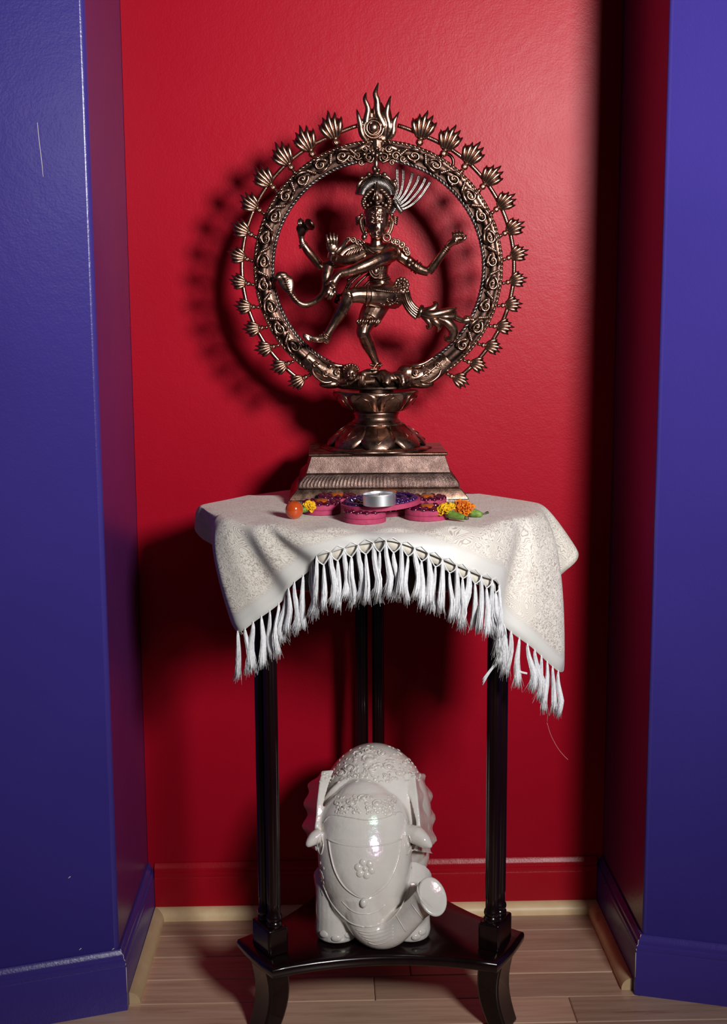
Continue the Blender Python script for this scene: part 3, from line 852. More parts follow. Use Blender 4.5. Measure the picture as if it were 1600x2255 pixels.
# viewer-left front arm, palm raised
cap([(798,560,D0-.006),(776,570,D0-.016),(752,574,D0-.028),(734,568,D0-.044)], [15,12.5,11,9.5], 4, 12)
cap([(730,568,D0-.046),(731,560,D0-.052),(732,553,D0-.056)], [9.5,9,8], 4, 12)
ball((731,545,D0-.058), (11.5,6,12))
for x0, x1, y1 in ((722.5,718.5,516),(728.5,726.5,511.5),(734.5,734.5,512),(740,742,516)):
    cap([(x0,541,D0-.059),((x0+x1)/2,(541+y1)/2,D0-.062),(x1,y1,D0-.060)], [3.6,3.3,2.3], 3, 8)
cap([(739,556,D0-.056),(748,547,D0-.056),(757,536,D0-.050),(764,527,D0-.044)], [7.5,6.5,6,4.5], 4, 10)   # thumb side swell with shawl end
# viewer-right back arm with open cupped hand
cap([(866,553,D0+.002),(884,565,D0),(904,580,D0),(924,593,D0-.002),(943,599,D0-.004)], [15,14,12.5,11,9.5], 4, 14)
cap([(943,599,D0-.004),(956,583,D0-.008),(972,561,D0-.012),(985,544,D0-.014)], [9.5,9.5,8.2,6.2], 4, 12)
cap([(985,544,D0-.014),(994,534,D0-.018),(1006,530,D0-.022)], [6.2,8,8.5], 4, 10); ball((1008,527,D0-.020), (14,8,9))
for i, (x, y) in enumerate(((996,511),(1003,508),(1010,507),(1017,509))):
    cap([(1000+i*4.6,524,D0-.020),(x+1,(524+y)/2,D0-.028),(x,y,D0-.022)], [3.4,3.2,2.2], 3, 8)
cap([(1012,531,D0-.026),(1022,526,D0-.030),(1026,517,D0-.028)], [4.2,3.6,2.2], 3, 8)
# viewer-right front arm sweeping across the chest
cap([(868,556,D0-.008),(852,564,D0-.030),(830,572,D0-.046),(800,586,D0-.056),(772,597,D0-.060),(748,603,D0-.062)], [17.5,17,15.5,13.5,10.5,7], 4, 16)
cap([(748,603,D0-.062),(740,612,D0-.064),(733,624,D0-.065)], [7,8,8.5], 4, 12); ball((731,626,D0-.065), (8.5,6,13), M=Matrix.Rotation(math.radians(-22), 4, 'Y'))
for i, (x0, y0, x1, y1, x2, y2) in enumerate(((726,632,721,645,716,655),(730,635,726,649,721,660),(734,636,731,650,727,660),(737,634,736,645,733,655))):
    cap([(x0,y0,D0-.066),(x1,y1,D0-.070),(x2,y2,D0-.064)], [3.4,3.1,2.1], 4, 8)
cap([(738,617,D0-.066),(726,620,D0-.072),(716,628,D0-.070)], [4.2,3.4,2.2], 3, 8)
# features of the face
def face(p, r, M=None): ball((p[0], p[1], D0+p[2]), r, None, M)
cap([(828,483,D0-.0255),(828.2,496,D0-.030),(828.3,502,D0-.0335)], [2.2,2.7,3.6], 3, 10)   # nose
face((825,503,-.029), (2.2,2.4,1.9)); face((831.6,503,-.029), (2.2,2.4,1.9))
face((828,510,-.0295), (5.6,2.6,1.7)); face((828,513.4,-.029), (4.6,2.6,1.8)); face((828,521,-.0228), (6.5,5,4))
for sx in (-1, 1):
    face((828+sx*10,489.5,-.0225), (5.8,3.4,3.0)); cap([(828+sx*4,486,D0-.0255),(828+sx*10,484.6,D0-.0255),(828+sx*16,487,D0-.0215)], [1.0,1.3,.8], 3, 8)
    cap([(828+sx*3.5,481.5,D0-.0265),(828+sx*10,478.6,D0-.0265),(828+sx*18,482,D0-.021)], [1.2,1.7,1.0], 3, 8)
    face((828+sx*11.5,501,-.0178), (7,5,7))
    cap([(829+sx*26,484,D0+.002),(829+sx*30,490,D0+.002),(829+sx*28,500,D0+.002)], [4,4.5,3])
    for yy in (466,470.5,475): cap([(828+sx*4,yy,D0-.027),(828+sx*11,yy-.6,D0-.0258),(828+sx*17,yy+.8,D0-.022)], [1.1,1.2,.9], 3, 8)
face((828,474,-.028), (2.6,2.4,6.2)); face((828,460,-.027), (4.8,4,5.2))
dancer = put('dancing_figure', remesh(mb, .00095, 2, 'dancing_figure', .5), M_BRZS, statue)

def part(name, mb_, mat, sharp=None): return obj(name, mb_, mat, dancer, sharp=sharp)
# shorts, with animal-skin fringe
mb = MB()
cap([(868,652,D0-.006),(846,651,D0-.026),(822,650.5,D0-.040),(808,650,D0-.046)], [28,26.5,22.5,21], 4, 18)
ball((851,650,D0), (40,28,24.5))
cap([(835,662,D0),(820,688,D0-.010),(811,706,D0-.020)], [27,26,23], 4, 16)
sh = put('shorts', remesh(mb, .0011, 2, 'shorts'), M_BRZ, dancer)
mb = MB()
for k in range(15):
    a = -1.1+2.9*k/14
    mb.tube([S(813,700+2*sin(k*1.7),D0-.02)+Vector((.019*sin(a),-.021*cos(a),0)), S(809,708+2.5*sin(k*2.3),D0-.022)+Vector((.021*sin(a),-.0225*cos(a),0)), S(806,714+2*sin(k*1.3),D0-.023)+Vector((.018*sin(a),-.0205*cos(a),0))], [.0016,.0024,.0008], 6)
for k in range(9): mb.tube([S(822+k*4.5,636+k*.6,D0-.064+.0025*k), S(833+k*4.5,640+k*.5,D0-.066+.0025*k)], [.0007,.0009], 5)
tor = [S(808,650,D0-.046)+Vector((.0015*sin(t), -.0168*cos(t), .0172*sin(t))) for t in [k*PI/12 for k in range(24)]]
mb.tube(tor, .0015, 6, closed=True)
rnd = random.Random(5)
for k in range(20): mb.ell(S(848+rnd.uniform(-10,16), 655+rnd.uniform(-16,18), D0-.046), (.003,.0026,.0022), nu=7, nv=5)
for k in range(26):
    mb.tube([S(870+6*sin(k),640+k*1.0,D0-.036), S(873+6*sin(k*1.3),644+k*1.0,D0-.036)], .0010, 5)
part('skin_fringe', mb, M_BRZ)
# head-dress: pleated fan, wound cap, coils and medallion
mb = MB()
for k in range(31):
    a = -1.42+2.84*k/30
    r1 = 44-3*abs(a); r0 = 24
    p0 = (829+r0*sin(a)*1.05, 432-r0*cos(a)*.82, D0-.010); p1 = (829+r1*sin(a), 432-r1*cos(a), D0-.006)
    cap([p0, ((p0[0]+p1[0])/2, (p0[1]+p1[1])/2, D0-.013), p1], [1.7,2.3,2.2], 2, 6)
mb.tube([S(829+40*sin(a), 432-40*cos(a), D0+.001) for a in [-1.5+3*k/16 for k in range(17)]], .006, 8, flat=(Vector((0,1,0)), .6))
mb.tube([S(829+30*sin(a), 432-27*cos(a), D0+.0) for a in [-1.5+3*k/16 for k in range(17)]], .009, 8, flat=(Vector((0,1,0)), .6))
ft = part('headdress_fan', mb, M_SILV)
mb = MB()
mb.tube([S(829+46*sin(a), 430-46*cos(a), D0-.006) for a in [-1.25+2.5*k/18 for k in range(19)]], [.0012+.0028*abs(sin(k*.9)) for k in range(19)], 8)
ball((829,382,D0-.014), (8,7,6)); ball((812,384,D0-.012), (6,5,5)); ball((846,384,D0-.012), (6,5,5)); ball((869,398,D0-.012), (6,5,4)); ball((796,392,D0-.010), (5,5,5))
cap([(869,398,D0-.010),(874,410,D0-.008),(868,424,D0-.006)], [2.4,2.8,1.6])
part('headdress_garland', mb, M_BRZ)
mb = MB()
ball((829,438,D0-.004), (28,24,28)); ball((829,456,D0-.004), (27.5,24.5,10))
hc = put('headdress_cap', remesh(mb, .0013, 3, 'headdress_cap'), M_BRZD, dancer)
mb = MB()
for sx in (-1, 1):
    for k in range(9):
        t = k/8; x = 829+sx*(10+20*sin(t*2.2)); y = 418+t*40
        ball((x, y, D0-.024+.006*t), (6.5-2*t, 4, 3.4), None)
    cap([(829+sx*3,412,D0-.026),(829+sx*4,426,D0-.031),(829+sx*9,438,D0-.030)], [1.6,2.2,1.6])
    ball((829+sx*8,438,D0-.030), (2.6,2.4,2.4)); ball((829+sx*20,452,D0-.026), (4,3,4)); ball((829+sx*26,444,D0-.022), (4,3,4)); ball((829+sx*13,447,D0-.028), (3,3,3))
ball((829,436,D0-.033), (5.5,4,9)); ball((829,445,D0-.032), (4,3,3)); cap([(829,402,D0-.022),(829,418,D0-.032),(829,430,D0-.034)], [2,2.6,2])
for sx in (-1, 1):
    mb.tube([S(829+sx*k*2.7, 455+.10*k*k*.9, D0-.0275+.0010*k) for k in range(9)], .0010, 6)
part('headdress_coils', mb, M_BRZ)
# hair fanned out in long strands to the ring
mb = MB()
mb.tube(spline([S(868,441,D0-.010), S(876,456,D0-.012), S(884,467,D0-.010)], 4), [.0042]*9, 9)
for k in range(7):
    cap([(855+k*1.6, 470-k*3.5, D0-.006), (868+k*2.4, 466-k*3.6, D0-.010)], [2.6,2.4], 2, 7)
part('hair_clasp', mb, M_SILV)
HS = [[(866,441),(872,428),(875,412),(874,390),(874,372)], [(870,443),(880,428),(885,410),(887,390),(887,374)], [(874,447),(887,432),(898,412),(905,392),(907,380)],
      [(877,452),(893,438),(909,416),(918,400),(922,386)], [(880,457),(899,445),(918,424),(930,406),(936,392)], [(882,462),(903,453),(924,434),(938,414),(947,400)], [(884,466),(907,461),(928,444),(936,432),(949,408)]]
for P in HS[:6]:
    m2 = MB()
    for dx in (-1.3, 1.3):
        m2.tube(spline([S(x+dx, y+dx*.4, D0-.008+.010*i/4) for i, (x, y) in enumerate(P)], 4), .0016, 6)
    obj('hair_strand', m2, M_SILV, dancer)
# ears, earrings, side ornaments
for sx in (-1, 1):
    mb = MB()
    mb.tube(spline([S(829+sx*30,478,D0), S(829+sx*36,486,D0-.002), S(829+sx*32,506,D0-.006), S(829+sx*23,522,D0-.010)], 4), lerpl([.002,.0032,.003,.002], 4), 7)
    mb.tube(spline([S(829+sx*29,482,D0), S(829+sx*31,492,D0-.004), S(829+sx*27,506,D0-.008), S(829+sx*21,520,D0-.010)], 4), lerpl([.0015,.0022,.002,.0015], 4), 7)
    for k in range(4): cap([(829+sx*(33+k*.8), 476+k*3.4, D0+.004), (829+sx*(47-k*.6), 480+k*5.0, D0+.004)], [2.4,2.6], 2, 7)
    ball((829+sx*33,473,D0), (4,3,4))
    if sx > 0:
        mb.tube([S(851,523,D0-.016)+Vector((.0062*cos(t),0,.0062*sin(t))) for t in [k*PI/9 for k in range(18)]], .0022, 7, closed=True)
        mb.ell(S(851,523,D0-.017), .0028)
    else:
        ball((801,522,D0-.010), (6,5,7)); ball((805,512,D0-.010), (4,3,4))
    part('earring', mb, M_BRZ)
# collar, shoulder scrolls, necklaces, belly pendant, belt
mb = MB()
def beads(P, n, r, d=0):
    pts = spline([S(*p) for p in P], n)
    for i, p in enumerate(pts): mb.ell(p, r, nu=7, nv=5)
beads([(806,541,D0-.020),(815,553,D0-.030),(829,558,D0-.034),(844,553,D0-.030),(852,541,D0-.020)], 6, .0017)
mb.tube(spline([S(803,536,D0-.016), S(813,548,D0-.027), S(829,553,D0-.031), S(846,548,D0-.027), S(855,536,D0-.016)], 4), .0017, 6)
beads([(812,590,D0-.026),(816,604,D0-.028),(826,612,D0-.031),(838,606,D0-.030),(843,588,D0-.028)], 6, .0017)
beads([(817,590,D0-.028),(820,600,D0-.030),(827,606,D0-.032),(834,601,D0-.032),(838,588,D0-.030)], 5, .0015)
mb.ell(S(827,597,D0-.032), (.0045,.003,.006)); mb.tube(spline([S(821,588,D0-.029), S(827,603,D0-.033), S(833,588,D0-.031)], 4), .0013, 6)
for (x, y, r) in ((866,531,6),(874,533,6.5),(884,539,7.5),(893,549,7),(897,557,6)):
    ball((x, y, D0-.012), (r*.7, r*.5, r*.7)); mb.tube([S(x,y,D0-.015)+Vector((r*.78*PX*cos(t),0,r*.78*PX*sin(t))) for t in [k*PI/9 for k in range(18)]], .0017, 7, closed=True)
mb.tube(spline([S(858,536,D0-.014), S(872,545,D0-.020), S(879,556,D0-.022), S(878,572,D0-.018)], 4), lerpl([.0015,.003,.0032,.0018], 4), 7)
for (x, y, r) in ((766,527,5),(777,528,6),(788,533,6),(797,536,6)):
    ball((x, y, D0-.004), (r*.8, r*.6, r*.8)); mb.tube([S(x,y,D0-.009)+Vector((r*.8*PX*cos(t),0,r*.8*PX*sin(t))) for t in [k*PI/9 for k in range(18)]], .0017, 7, closed=True)
for k in range(6): cap([(798-k*5, 540+k*1.5, D0-.020), (792-k*6.5, 552+k*2.5, D0-.024), (790-k*7.2, 562+k*2.2, D0-.02)], [1.5,2.4,1.2], 3, 7)
part('shoulder_jewels', mb, M_BRZ)
mb = MB()
def cuff(p, ax, r, n=16, th=.0013):
    ax = Vector(ax).normalized(); u = ax.orthogonal().normalized(); w_ = ax.cross(u)
    mb.tube([S(*p)+(u*cos(t)+w_*sin(t))*r*PX for t in [k*2*PI/n for k in range(n)]], th, 6, closed=True)
def bangle(nm, L, ax, th, extra=()):
    global mb
    mb = MB()
    for p, r in L: cuff(p, ax, r, th=th)
    for p, r in extra: ball(p, r)
    part(nm, mb, M_BRZ)
bangle('bracelet', (((666,537,D0-.008),8.2),((668,541,D0-.007),9)), (-.5,0,.85), .0018)
bangle('bracelet', (((981,549,D0-.014),7.6),((984,545,D0-.014),7.2),((978,553,D0-.013),8.2)), (.6,0,.75), .0014)
bangle('armlet', (((912,585,D0-.001),13),((918,589,D0-.001),12.5),((921,592,D0-.001),12)), (.8,0,-.5), .0015, (((902,573,D0-.014),(6,4,6)),((900,584,D0-.013),(5,4,5)),((908,580,D0-.014),(5,4,5))))
bangle('bracelet', (((751,602,D0-.062),7.8),((754,601,D0-.062),8.2)), (-.9,0,-.3), .0009)
bangle('anklet', (((720,737,D0-.052),9),((718,741,D0-.051),9.4),((716.5,744,D0-.051),9)), (-.5,0,-.8), .0016, [((712+9*cos(k*.7),740+3*sin(k*.7),D0-.061+.004*abs(cos(k*.7))),2.5) for k in range(9)])
bangle('anklet', (((828,800,D0-.008),9),((829,804,D0-.009),10.5)), (.15,0,-1), .0017, [((816+k*4,806+abs(k-3)*-.8,D0-.020),2.7) for k in range(7)])
mb = MB()
for k in range(3): cuff((832+k*1.5,609+k*4,D0), (.15,0,-1), 22+k*1.5, 20, .0012)
part('belt', mb, M_BRZ)
# drum held in the raised hand
mb = MB()
c = S(672,501,D0-.020)
M = Matrix.Translation(c) @ Matrix.Rotation(math.radians(58), 4, 'Y') @ Matrix.Rotation(math.radians(35), 4, 'X')
dr = MB().lathe([(.002,-.012),(.0095,-.0125),(.0105,-.011),(.0085,-.007),(.0048,0),(.0085,.007),(.0108,.011),(.010,.0125),(.0085,.0122),(.007,.010),(.002,.0095)], 20)
mb.merge(dr.xf(M)); part('hand_drum', mb, M_BRZD, sharp=50)
# cobra hanging from the arm
mb = MB()
cap([(724,588,D0-.020),(719,608,D0-.026),(717,632,D0-.026),(710,648,D0-.024),(696,662,D0-.022),(676,671,D0-.022),(660,668,D0-.024),(646,654,D0-.026),(638,638,D0-.028),(632,618,D0-.028)], [12,11,9,7.5,7,6.6,6.6,7.2,7.5,8], 5, 12)
P = [(640,646,D0-.028),(634,632,D0-.028),(628,618,D0-.027),(622,606,D0-.026)]
rows = []
hd = spline([S(*p) for p in P], 4); wd = lerpl([6,14,18,9], 4)
for p, w_ in zip(hd, wd):
    rows.append([p+Vector((cos(t)*w_*PX*.95+.0, sin(t)*.005-.002, sin(t)*.001+cos(t)*w_*PX*.22)) for t in [k*PI/8 for k in range(16)]])
mb.loft(rows)
ball((620,605,D0-.028), (13,8,7)); ball((612,611,D0-.030), (8,6,5)); cap([(636,610,D0-.026),(640,622,D0-.027),(636,638,D0-.027)], [5,6,3])
cb = put('cobra', remesh(mb, .0011, 3, 'cobra'), M_BRZ, dancer)
mb = MB()
for k in range(12):
    t = k/11; p = spline([S(628,612,D0-.038), S(634,630,D0-.037), S(642,648,D0-.036), S(655,664,D0-.033)], 11)[k*3]
    mb.tube([p+Vector((-.004*(1-.4*t),.001,.0006)), p+Vector((0,-.0012,-.0003)), p+Vector((.004*(1-.4*t),.001,.0006))], .0009, 5)
obj('cobra_belly_scales', mb, M_BRZS, dancer)
mb = MB()
cap([(612,612,D0-.02),(604,618,D0-.012),(600,632,D0)], [4,4.5,5]); part('cobra_stay', mb, M_BRZD)
# sash strands hanging between the arms
mb = MB()
for P, r in (([(800,600,-.006),(778,618,-.012),(762,640,-.02),(752,650,-.026),(742,648,-.028),(738,640,-.03)], 2.6),
             ([(812,602,-.008),(790,622,-.014),(770,646,-.022),(764,652,-.026)], 2.8), ([(820,612,-.006),(800,632,-.014),(786,648,-.024)], 3.0),
             ([(770,612,-.014),(764,628,-.02),(756,644,-.026),(746,652,-.028)], 2.4), ([(806,598,-.008),(786,604,-.02),(764,618,-.03)], 3.2)):
    cap([(x, y, D0+d) for x, y, d in P], [r]*len(P), 4, 8)
cap([(744,650,D0-.028),(742,660,D0-.03),(739,668,D0-.03)], [4,6.5,5], 4, 10)
for k in range(3): mb.tube([S(770-k*4,626+k*7,D0-.024)+Vector((.0035*cos(t),.0035*sin(t),.001*cos(t))) for t in [j*PI/5 for j in range(10)]], .001, 5, closed=True)
part('sash_strands', mb, M_BRZD)
# sash flying off the hip to the ring: rosette, pleated cloth and leaf end
mb = MB()
ball((884,628,D0-.014), (16,12,15)); 
for k in range(11):
    a = k*2*PI/11; ball((884+13*cos(a), 627+13*sin(a), D0-.022), (4.6,4,4.6))
for k in range(7):
    a = k*2*PI/7; ball((884+6*cos(a), 627+6*sin(a), D0-.030), (3,3,3))
ball((886,643,D0-.02), (9,6,6))
part('hip_rosette', mb, M_BRZ)
mb = MB()
for k in range(5):
    o = k-2
    cap([(890+o*3.6,640-abs(o),D0-.014),(896+o*3.4,664-o*1.6,D0-.012+.0015*abs(o)),(908+o*3.0,682-o*3.0,D0-.012+.0015*abs(o)),(922+o*2.4,692-o*4.6,D0-.012+.0012*abs(o))], [4.2,4.4,4.2,4.2], 4, 8)
cap([(929,674,D0-.012),(926,686,D0-.018),(920,698,D0-.014)], [4.5,5,4.5], 4, 9)
for P, R in (([(926,684,-.012),(944,684,-.016),(956,678,-.016),(960,668,-.014),(953,666,-.012)], [6,9,8,5,1.5]),
             ([(926,688,-.014),(946,693,-.020),(966,690,-.020),(990,684,-.016),(1005,678,-.012)], [8,11,10.5,8,2]),
             ([(960,696,-.018),(980,698,-.020),(998,696,-.016),(1003,684,-.012)], [8,10,8,1.5]),
             ([(928,694,-.014),(942,706,-.018),(948,716,-.016),(942,722,-.014),(938,716,-.012)], [5,7,6,4,1.5]),
             ([(944,702,-.016),(958,708,-.020),(966,718,-.018),(962,732,-.014)], [8,9,8,1.5]),
             ([(962,700,-.018),(984,710,-.018),(998,728,-.014),(994,744,-.012),(982,746,-.010),(979,738,-.010)], [9,11.5,11.5,10,6,1.5]),
             ([(990,694,-.014),(1008,702,-.010),(1020,706,-.006),(1032,704,-.003)], [7.5,7,6,8])):
    cap([(x, y, D0+d) for x, y, d in P], R, 4, 10)
ball((1028,702,D0-.002), (9,8,8)); ball((1040,704,D0), (6,6,6))
part('flying_sash', mb, M_BRZS)
# hanging loop behind the ring, upper right
mb = MB()
mb.ell(S(943,347,.016), (.009,.006,.007)); 
o = obj('hanger_knob', mb, M_CHROME, ring)
mb = MB().tube([S(980,358,.016)+Vector((.014*cos(t),0,.015*sin(t))) for t in [k*PI/10 for k in range(20)]], .003, 7, closed=True)
mb.tube([S(950,347,.016), S(962,346,.018), S(970,350,.016)], .003, 7); mb.tube([S(950,350,.012), S(948,362,.004)], .003, 7)
obj('hanger_loop', mb, M_BRZD, ring)
# ------------------------------------------------------------------ fringed cloth
# spokes: point of the table rim (x, y) -> hem point in the photo at depth y, fold offset, how soon it turns down
ZCL = ZT + .0015
SPK = [  # ox, oy, hem px, hem py, hem y, fold, band(1 = plain hem here)
 (-.135,-.190, 548,1112, -.150, .000, 0),
 (-.175,-.245, 470,1135, -.235, .000, 0),
 (-.208,-.292, 433,1158, -.290, .006, 0),
 (-.215,-.308, 446,1184, -.315, .004, 0),
 (-.209,-.335, 488,1215, -.350, -.004, 0),
 (-.198,-.370, 506,1258, -.395, -.002, 0),
 (-.184,-.402, 500,1334, -.425, .000, 0),
 (-.166,-.442, 541,1389, -.500, .014, 1),
 (-.158,-.462, 577,1362, -.520, .008, 1),
 (-.136,-.484, 618,1324, -.535, -.004, 1),
 (-.112,-.502, 645,1288, -.548, .004, 1),
 (-.088,-.518, 682,1254, -.562, -.003, 1),
 (-.068,-.530, 697,1226, -.578, .004, 1),
 (-.038,-.545, 735,1214, -.585, .004, 1),
 ( .000,-.558, 775,1203, -.590, -.002, 1),
 ( .040,-.566, 815,1196, -.592, -.001, 1),
 ( .080,-.570, 857,1190, -.603, .006, 1),
 ( .125,-.567, 910,1206, -.600, .000, 1),
 ( .165,-.561, 960,1226, -.598, -.002, 1),
 ( .205,-.548, 1008,1247, -.592, .003, 1),
 ( .245,-.528, 1055,1268, -.580, .006, 1),
 ( .278,-.498, 1098,1290, -.560, .000, 1),
 ( .302,-.470, 1118,1372, -.535, -.012, 1),
 ( .320,-.446, 1165,1425, -.515, .004, 1),
 ( .336,-.412, 1213,1478, -.470, .016, 1),
 ( .345,-.388, 1227,1440, -.430, .010, 0),
 ( .350,-.365, 1222,1340, -.385, -.004, 0),
 ( .353,-.342, 1215,1288, -.350, -.012, 0),
 ( .355,-.322, 1243,1262, -.315, -.004, 0),
 ( .350,-.304, 1272,1216, -.290, .000, 0),
 ( .318,-.262, 1200,1150, -.235, .000, 0),
 ( .262,-.196, 1060,1108, -.165, .000, 0),
]
KS = 8
ctl_o = spline([Vector((a[0], a[1], ZCL)) for a in SPK], KS)
ctl_h = spline([at(a[2], a[3], a[4]) for a in SPK], KS)
ctl_f = [p.x for p in spline([Vector((a[5], 0, 0)) for a in SPK], KS)]
ctl_b = lerpl([a[6] for a in SPK], KS)
NCOL = len(ctl_o)
NV = 22
def outward(i):
    a, b = ctl_o[max(i-1,0)], ctl_o[min(i+1,NCOL-1)]
    t = Vector((b.x-a.x, b.y-a.y, 0)).normalized(); return Vector((t.y, -t.x, 0))
OUTW = [outward(i) for i in range(NCOL)]
# smooth the outward directions
for _ in range(6):
    OUTW = [((OUTW[max(i-1,0)] + OUTW[i]*2 + OUTW[min(i+1,NCOL-1)])).normalized() for i in range(NCOL)]
cv, cf, cuv, chm = [], [], [], []
rows = []
wob = random.Random(11)
CENC = Vector((.08, -.33, ZCL))
BACKC = [Vector((-.135+ .397*k/8, -.190 - .006*k/8 + .13*sin(PI*k/8), ZCL)) for k in range(9)]
def fall(i, s):
    O, H, w_ = ctl_o[i], ctl_h[i], OUTW[i]
    drop = (O-H).length
    e = min(.020, drop*.45) * (.25 if 2*KS < i < 6.5*KS else 1)
    P1 = O + w_*e; P2 = P1.lerp(H, .42) + w_*min(.012, drop*.2)*.6
    P2.z = O.z - (O.z-H.z)*.38
    p = O*(1-s)**3 + P1*3*s*(1-s)**2 + P2*3*s*s*(1-s) + H*s**3
    p = p + w_*ctl_f[i]*sin(PI*min(1, s*.62))*min(1, drop/.09)
    p = p + w_*.0016*sin(i*.55+s*3)*s*(1-s)
    return p
for i in range(NCOL):
    L = 0; prev = ctl_o[i]; col = []
    for j in range(1, NV+1):
        p = fall(i, (j/NV)**.9); L += (p-prev).length; prev = p; col.append((p, L))
    rows.append(col)
# top: fan rings from the centre out to the rim, flat with faint ripples
NR = 12
def top_pt(O, t):
    p = CENC.lerp(O, t); return p
verts = []; uvs = []; hems = []
idx = {}
for i in range(NCOL):
    Lh = rows[i][-1][1]
    for j in range(1, NR+1):
        p = top_pt(ctl_o[i], j/NR)
        idx[i, j] = len(verts)
        rz = 0.0 if j == NR else .0
        # soft rolls near the front rim, where the cloth puckers
        if p.y < -.42 and j > NR-4: rz = .0022*(1+sin(p.x*70+1.0))*((j-NR+4)/4)
        verts.append(p + Vector((0,0,rz))); uvs.append((p.x, p.y)); hems.append(1.0 if ctl_b[i] < .5 else Lh + (1-j/NR)*.3)
    for j in range(1, NV+1):
        p, L = rows[i][j-1]
        idx[i, NR+j] = len(verts)
        O = ctl_o[i]; w_ = OUTW[i]
        sk = 0.0
        if O.y < -.42: sk = .0022*(1+sin(O.x*70+1.0))*max(0, 1-j/5)
        verts.append(p + Vector((0,0,sk))); uvs.append((O.x + w_.x*L, O.y + w_.y*L))
        hems.append((Lh - L) if ctl_b[i] > .5 else .02+ .05*(1-ctl_b[i]) + (Lh-L))
ic = len(verts); verts.append(CENC); uvs.append((CENC.x, CENC.y)); hems.append(1.0)
ib = []
for k, p in enumerate(BACKC):
    ib.append(len(verts)); verts.append(p); uvs.append((p.x, p.y)); hems.append(1.0)
faces = []
for i in range(NCOL-1):
    faces.append((ic, idx[i,1], idx[i+1,1]))
    for j in range(1, NR+NV):
        faces.append((idx[i,j], idx[i,j+1], idx[i+1,j+1], idx[i+1,j]))
# back flap between the two ends
faces.append((ic, idx[NCOL-1,1], idx[0,1]))
for j in range(1, NR):
    faces.append((idx[NCOL-1,j], idx[NCOL-1,j+1], idx[0,j+1], idx[0,j]))
for k in range(8): pass
faces.append(tuple([idx[0,NR]] + ib[1:-1] + [idx[NCOL-1,NR]]))
cme = bpy.data.meshes.new('fringed_cloth')
cme.from_pydata([tuple(v) for v in verts], [], faces)
cme.polygons.foreach_set('use_smooth', [True]*len(cme.polygons))
l1 = cme.uv_layers.new(name='weave'); l2 = cme.uv_layers.new(name='hem')
for lp in cme.loops:
    l1.data[lp.index].uv = uvs[lp.vertex_index]; l2.data[lp.index].uv = (hems[lp.vertex_index], 0)
bm = bmesh.new(); bm.from_mesh(cme); bmesh.ops.recalc_face_normals(bm, faces=bm.faces); bm.to_mesh(cme); bm.free()
cloth = put('fringed_cloth', cme, M_CLOTH)
tag(cloth, 'cream paisley cloth with white tassel fringe draped over the stand', 'cloth')
sol = cloth.modifiers.new('thickness', 'SOLIDIFY'); sol.thickness = .0012; sol.offset = 0
# hem line between the two hanging corners
I0, I1 = 7*KS, 24*KS
hem = [rows[i][-1][0] for i in range(I0, I1+1)]
hout = [OUTW[i] for i in range(I0, I1+1)]
cum = [0]
for a, b in zip(hem[:-1], hem[1:]): cum.append(cum[-1] + (b-a).length)
def hem_at(s):
    for k in range(len(cum)-1):
        if cum[k+1] >= s:
            t = (s-cum[k])/max(1e-9, cum[k+1]-cum[k]); return hem[k].lerp(hem[k+1], t), hout[k]
    return hem[-1], hout[-1]
# pale second layer showing through the knotted lattice
mb = MB(); N = len(hem); seg = []
a0, a1 = 5*KS-2, 14*KS+6
lay = []
for k in range(a0-0, a1):
    p = hem[k]; w_ = hout[k]
    lay.append((p - w_*.007 + Vector((0,0,.003)), p - w_*.006 + Vector((0,0,-.0135-.0018*sin(k*1.05)))))
vs = [q_ for a in lay for q_ in a]
mb.add(vs, [(2*i, 2*i+1, 2*i+3, 2*i+2) for i in range(len(lay)-1)])
lin = obj('lining', mb, M_LINING, cloth); so = lin.modifiers.new('t', 'SOLIDIFY'); so.thickness = .0008
# side selvages: folded second layer at the left corner
mb = MB()
for off_, dz in ((.0, 0), (.004, -.004)):
    pts = [rows[i][-1][0] - OUTW[i]*(.002+off_) + Vector((0,0,dz)) for i in range(5*KS, 7*KS+1, 2)]
    mb.tube(pts, .0022, 7)
obj('rolled_edge', mb, M_LINING, cloth)
# tassels
def tassel_mesh(seed, L=.078):
    r = random.Random(seed); mb = MB()
    bend = r.uniform(-.5, .5); ph = r.uniform(0, 6)
    def axis(t): return Vector((.0058*(sin(ph+t*5.0)-sin(ph))*min(1, t*1.6)*.7 + .008*bend*t*t, .003*sin(ph*1.7+t*3.5)*t, -L*t))
    mb.tube([(0,0,.0035), (0,0,.001), (0,0,-.0015)], [.0010,.0014,.0012], 7)
    mb.ell((0,0,-.001), (.0018,.0018,.0020), nu=8, nv=6)
    core = [axis(t) for t in (0,.06,.16,.32,.5,.7,.86,.94)]
    mb.tube(core, [.0011,.0017,.0027,.0035,.0039,.0043,.0044,.0026], 9)
    for k in range(44):
        a = r.uniform(0, 2*PI); rad = r.uniform(.5, 1.0); fly = r.uniform(-1, 1)
        ln = r.uniform(.86, 1.04); pts = []; fr = .0065*rad*(1.15 if r.random() < .15 else 1)
        for t in (0,.1,.25,.45,.65,.85,1.0):
            w_ = fr*(.22 + .78*t**.7)*(1+.10*sin(6*t+a*3)); 
            pts.append(axis(t*ln) + Vector((w_*cos(a+.5*fly*t), w_*sin(a+.5*fly*t)*.8, 0)))
        mb.tube(pts, [.0005,.0006,.0006,.00058,.0005,.00045,.0002], 4)
    for k in range(9):                       # stray threads
        a = r.uniform(0, 2*PI); pts = [axis(.55), axis(.8)+Vector((.007*cos(a),.004*sin(a),0)), axis(1.05)+Vector((.013*cos(a),.006*sin(a),r.uniform(-.004,.006)))]
        mb.tube(pts, .00022, 3)
    return mb.mesh('tassel')
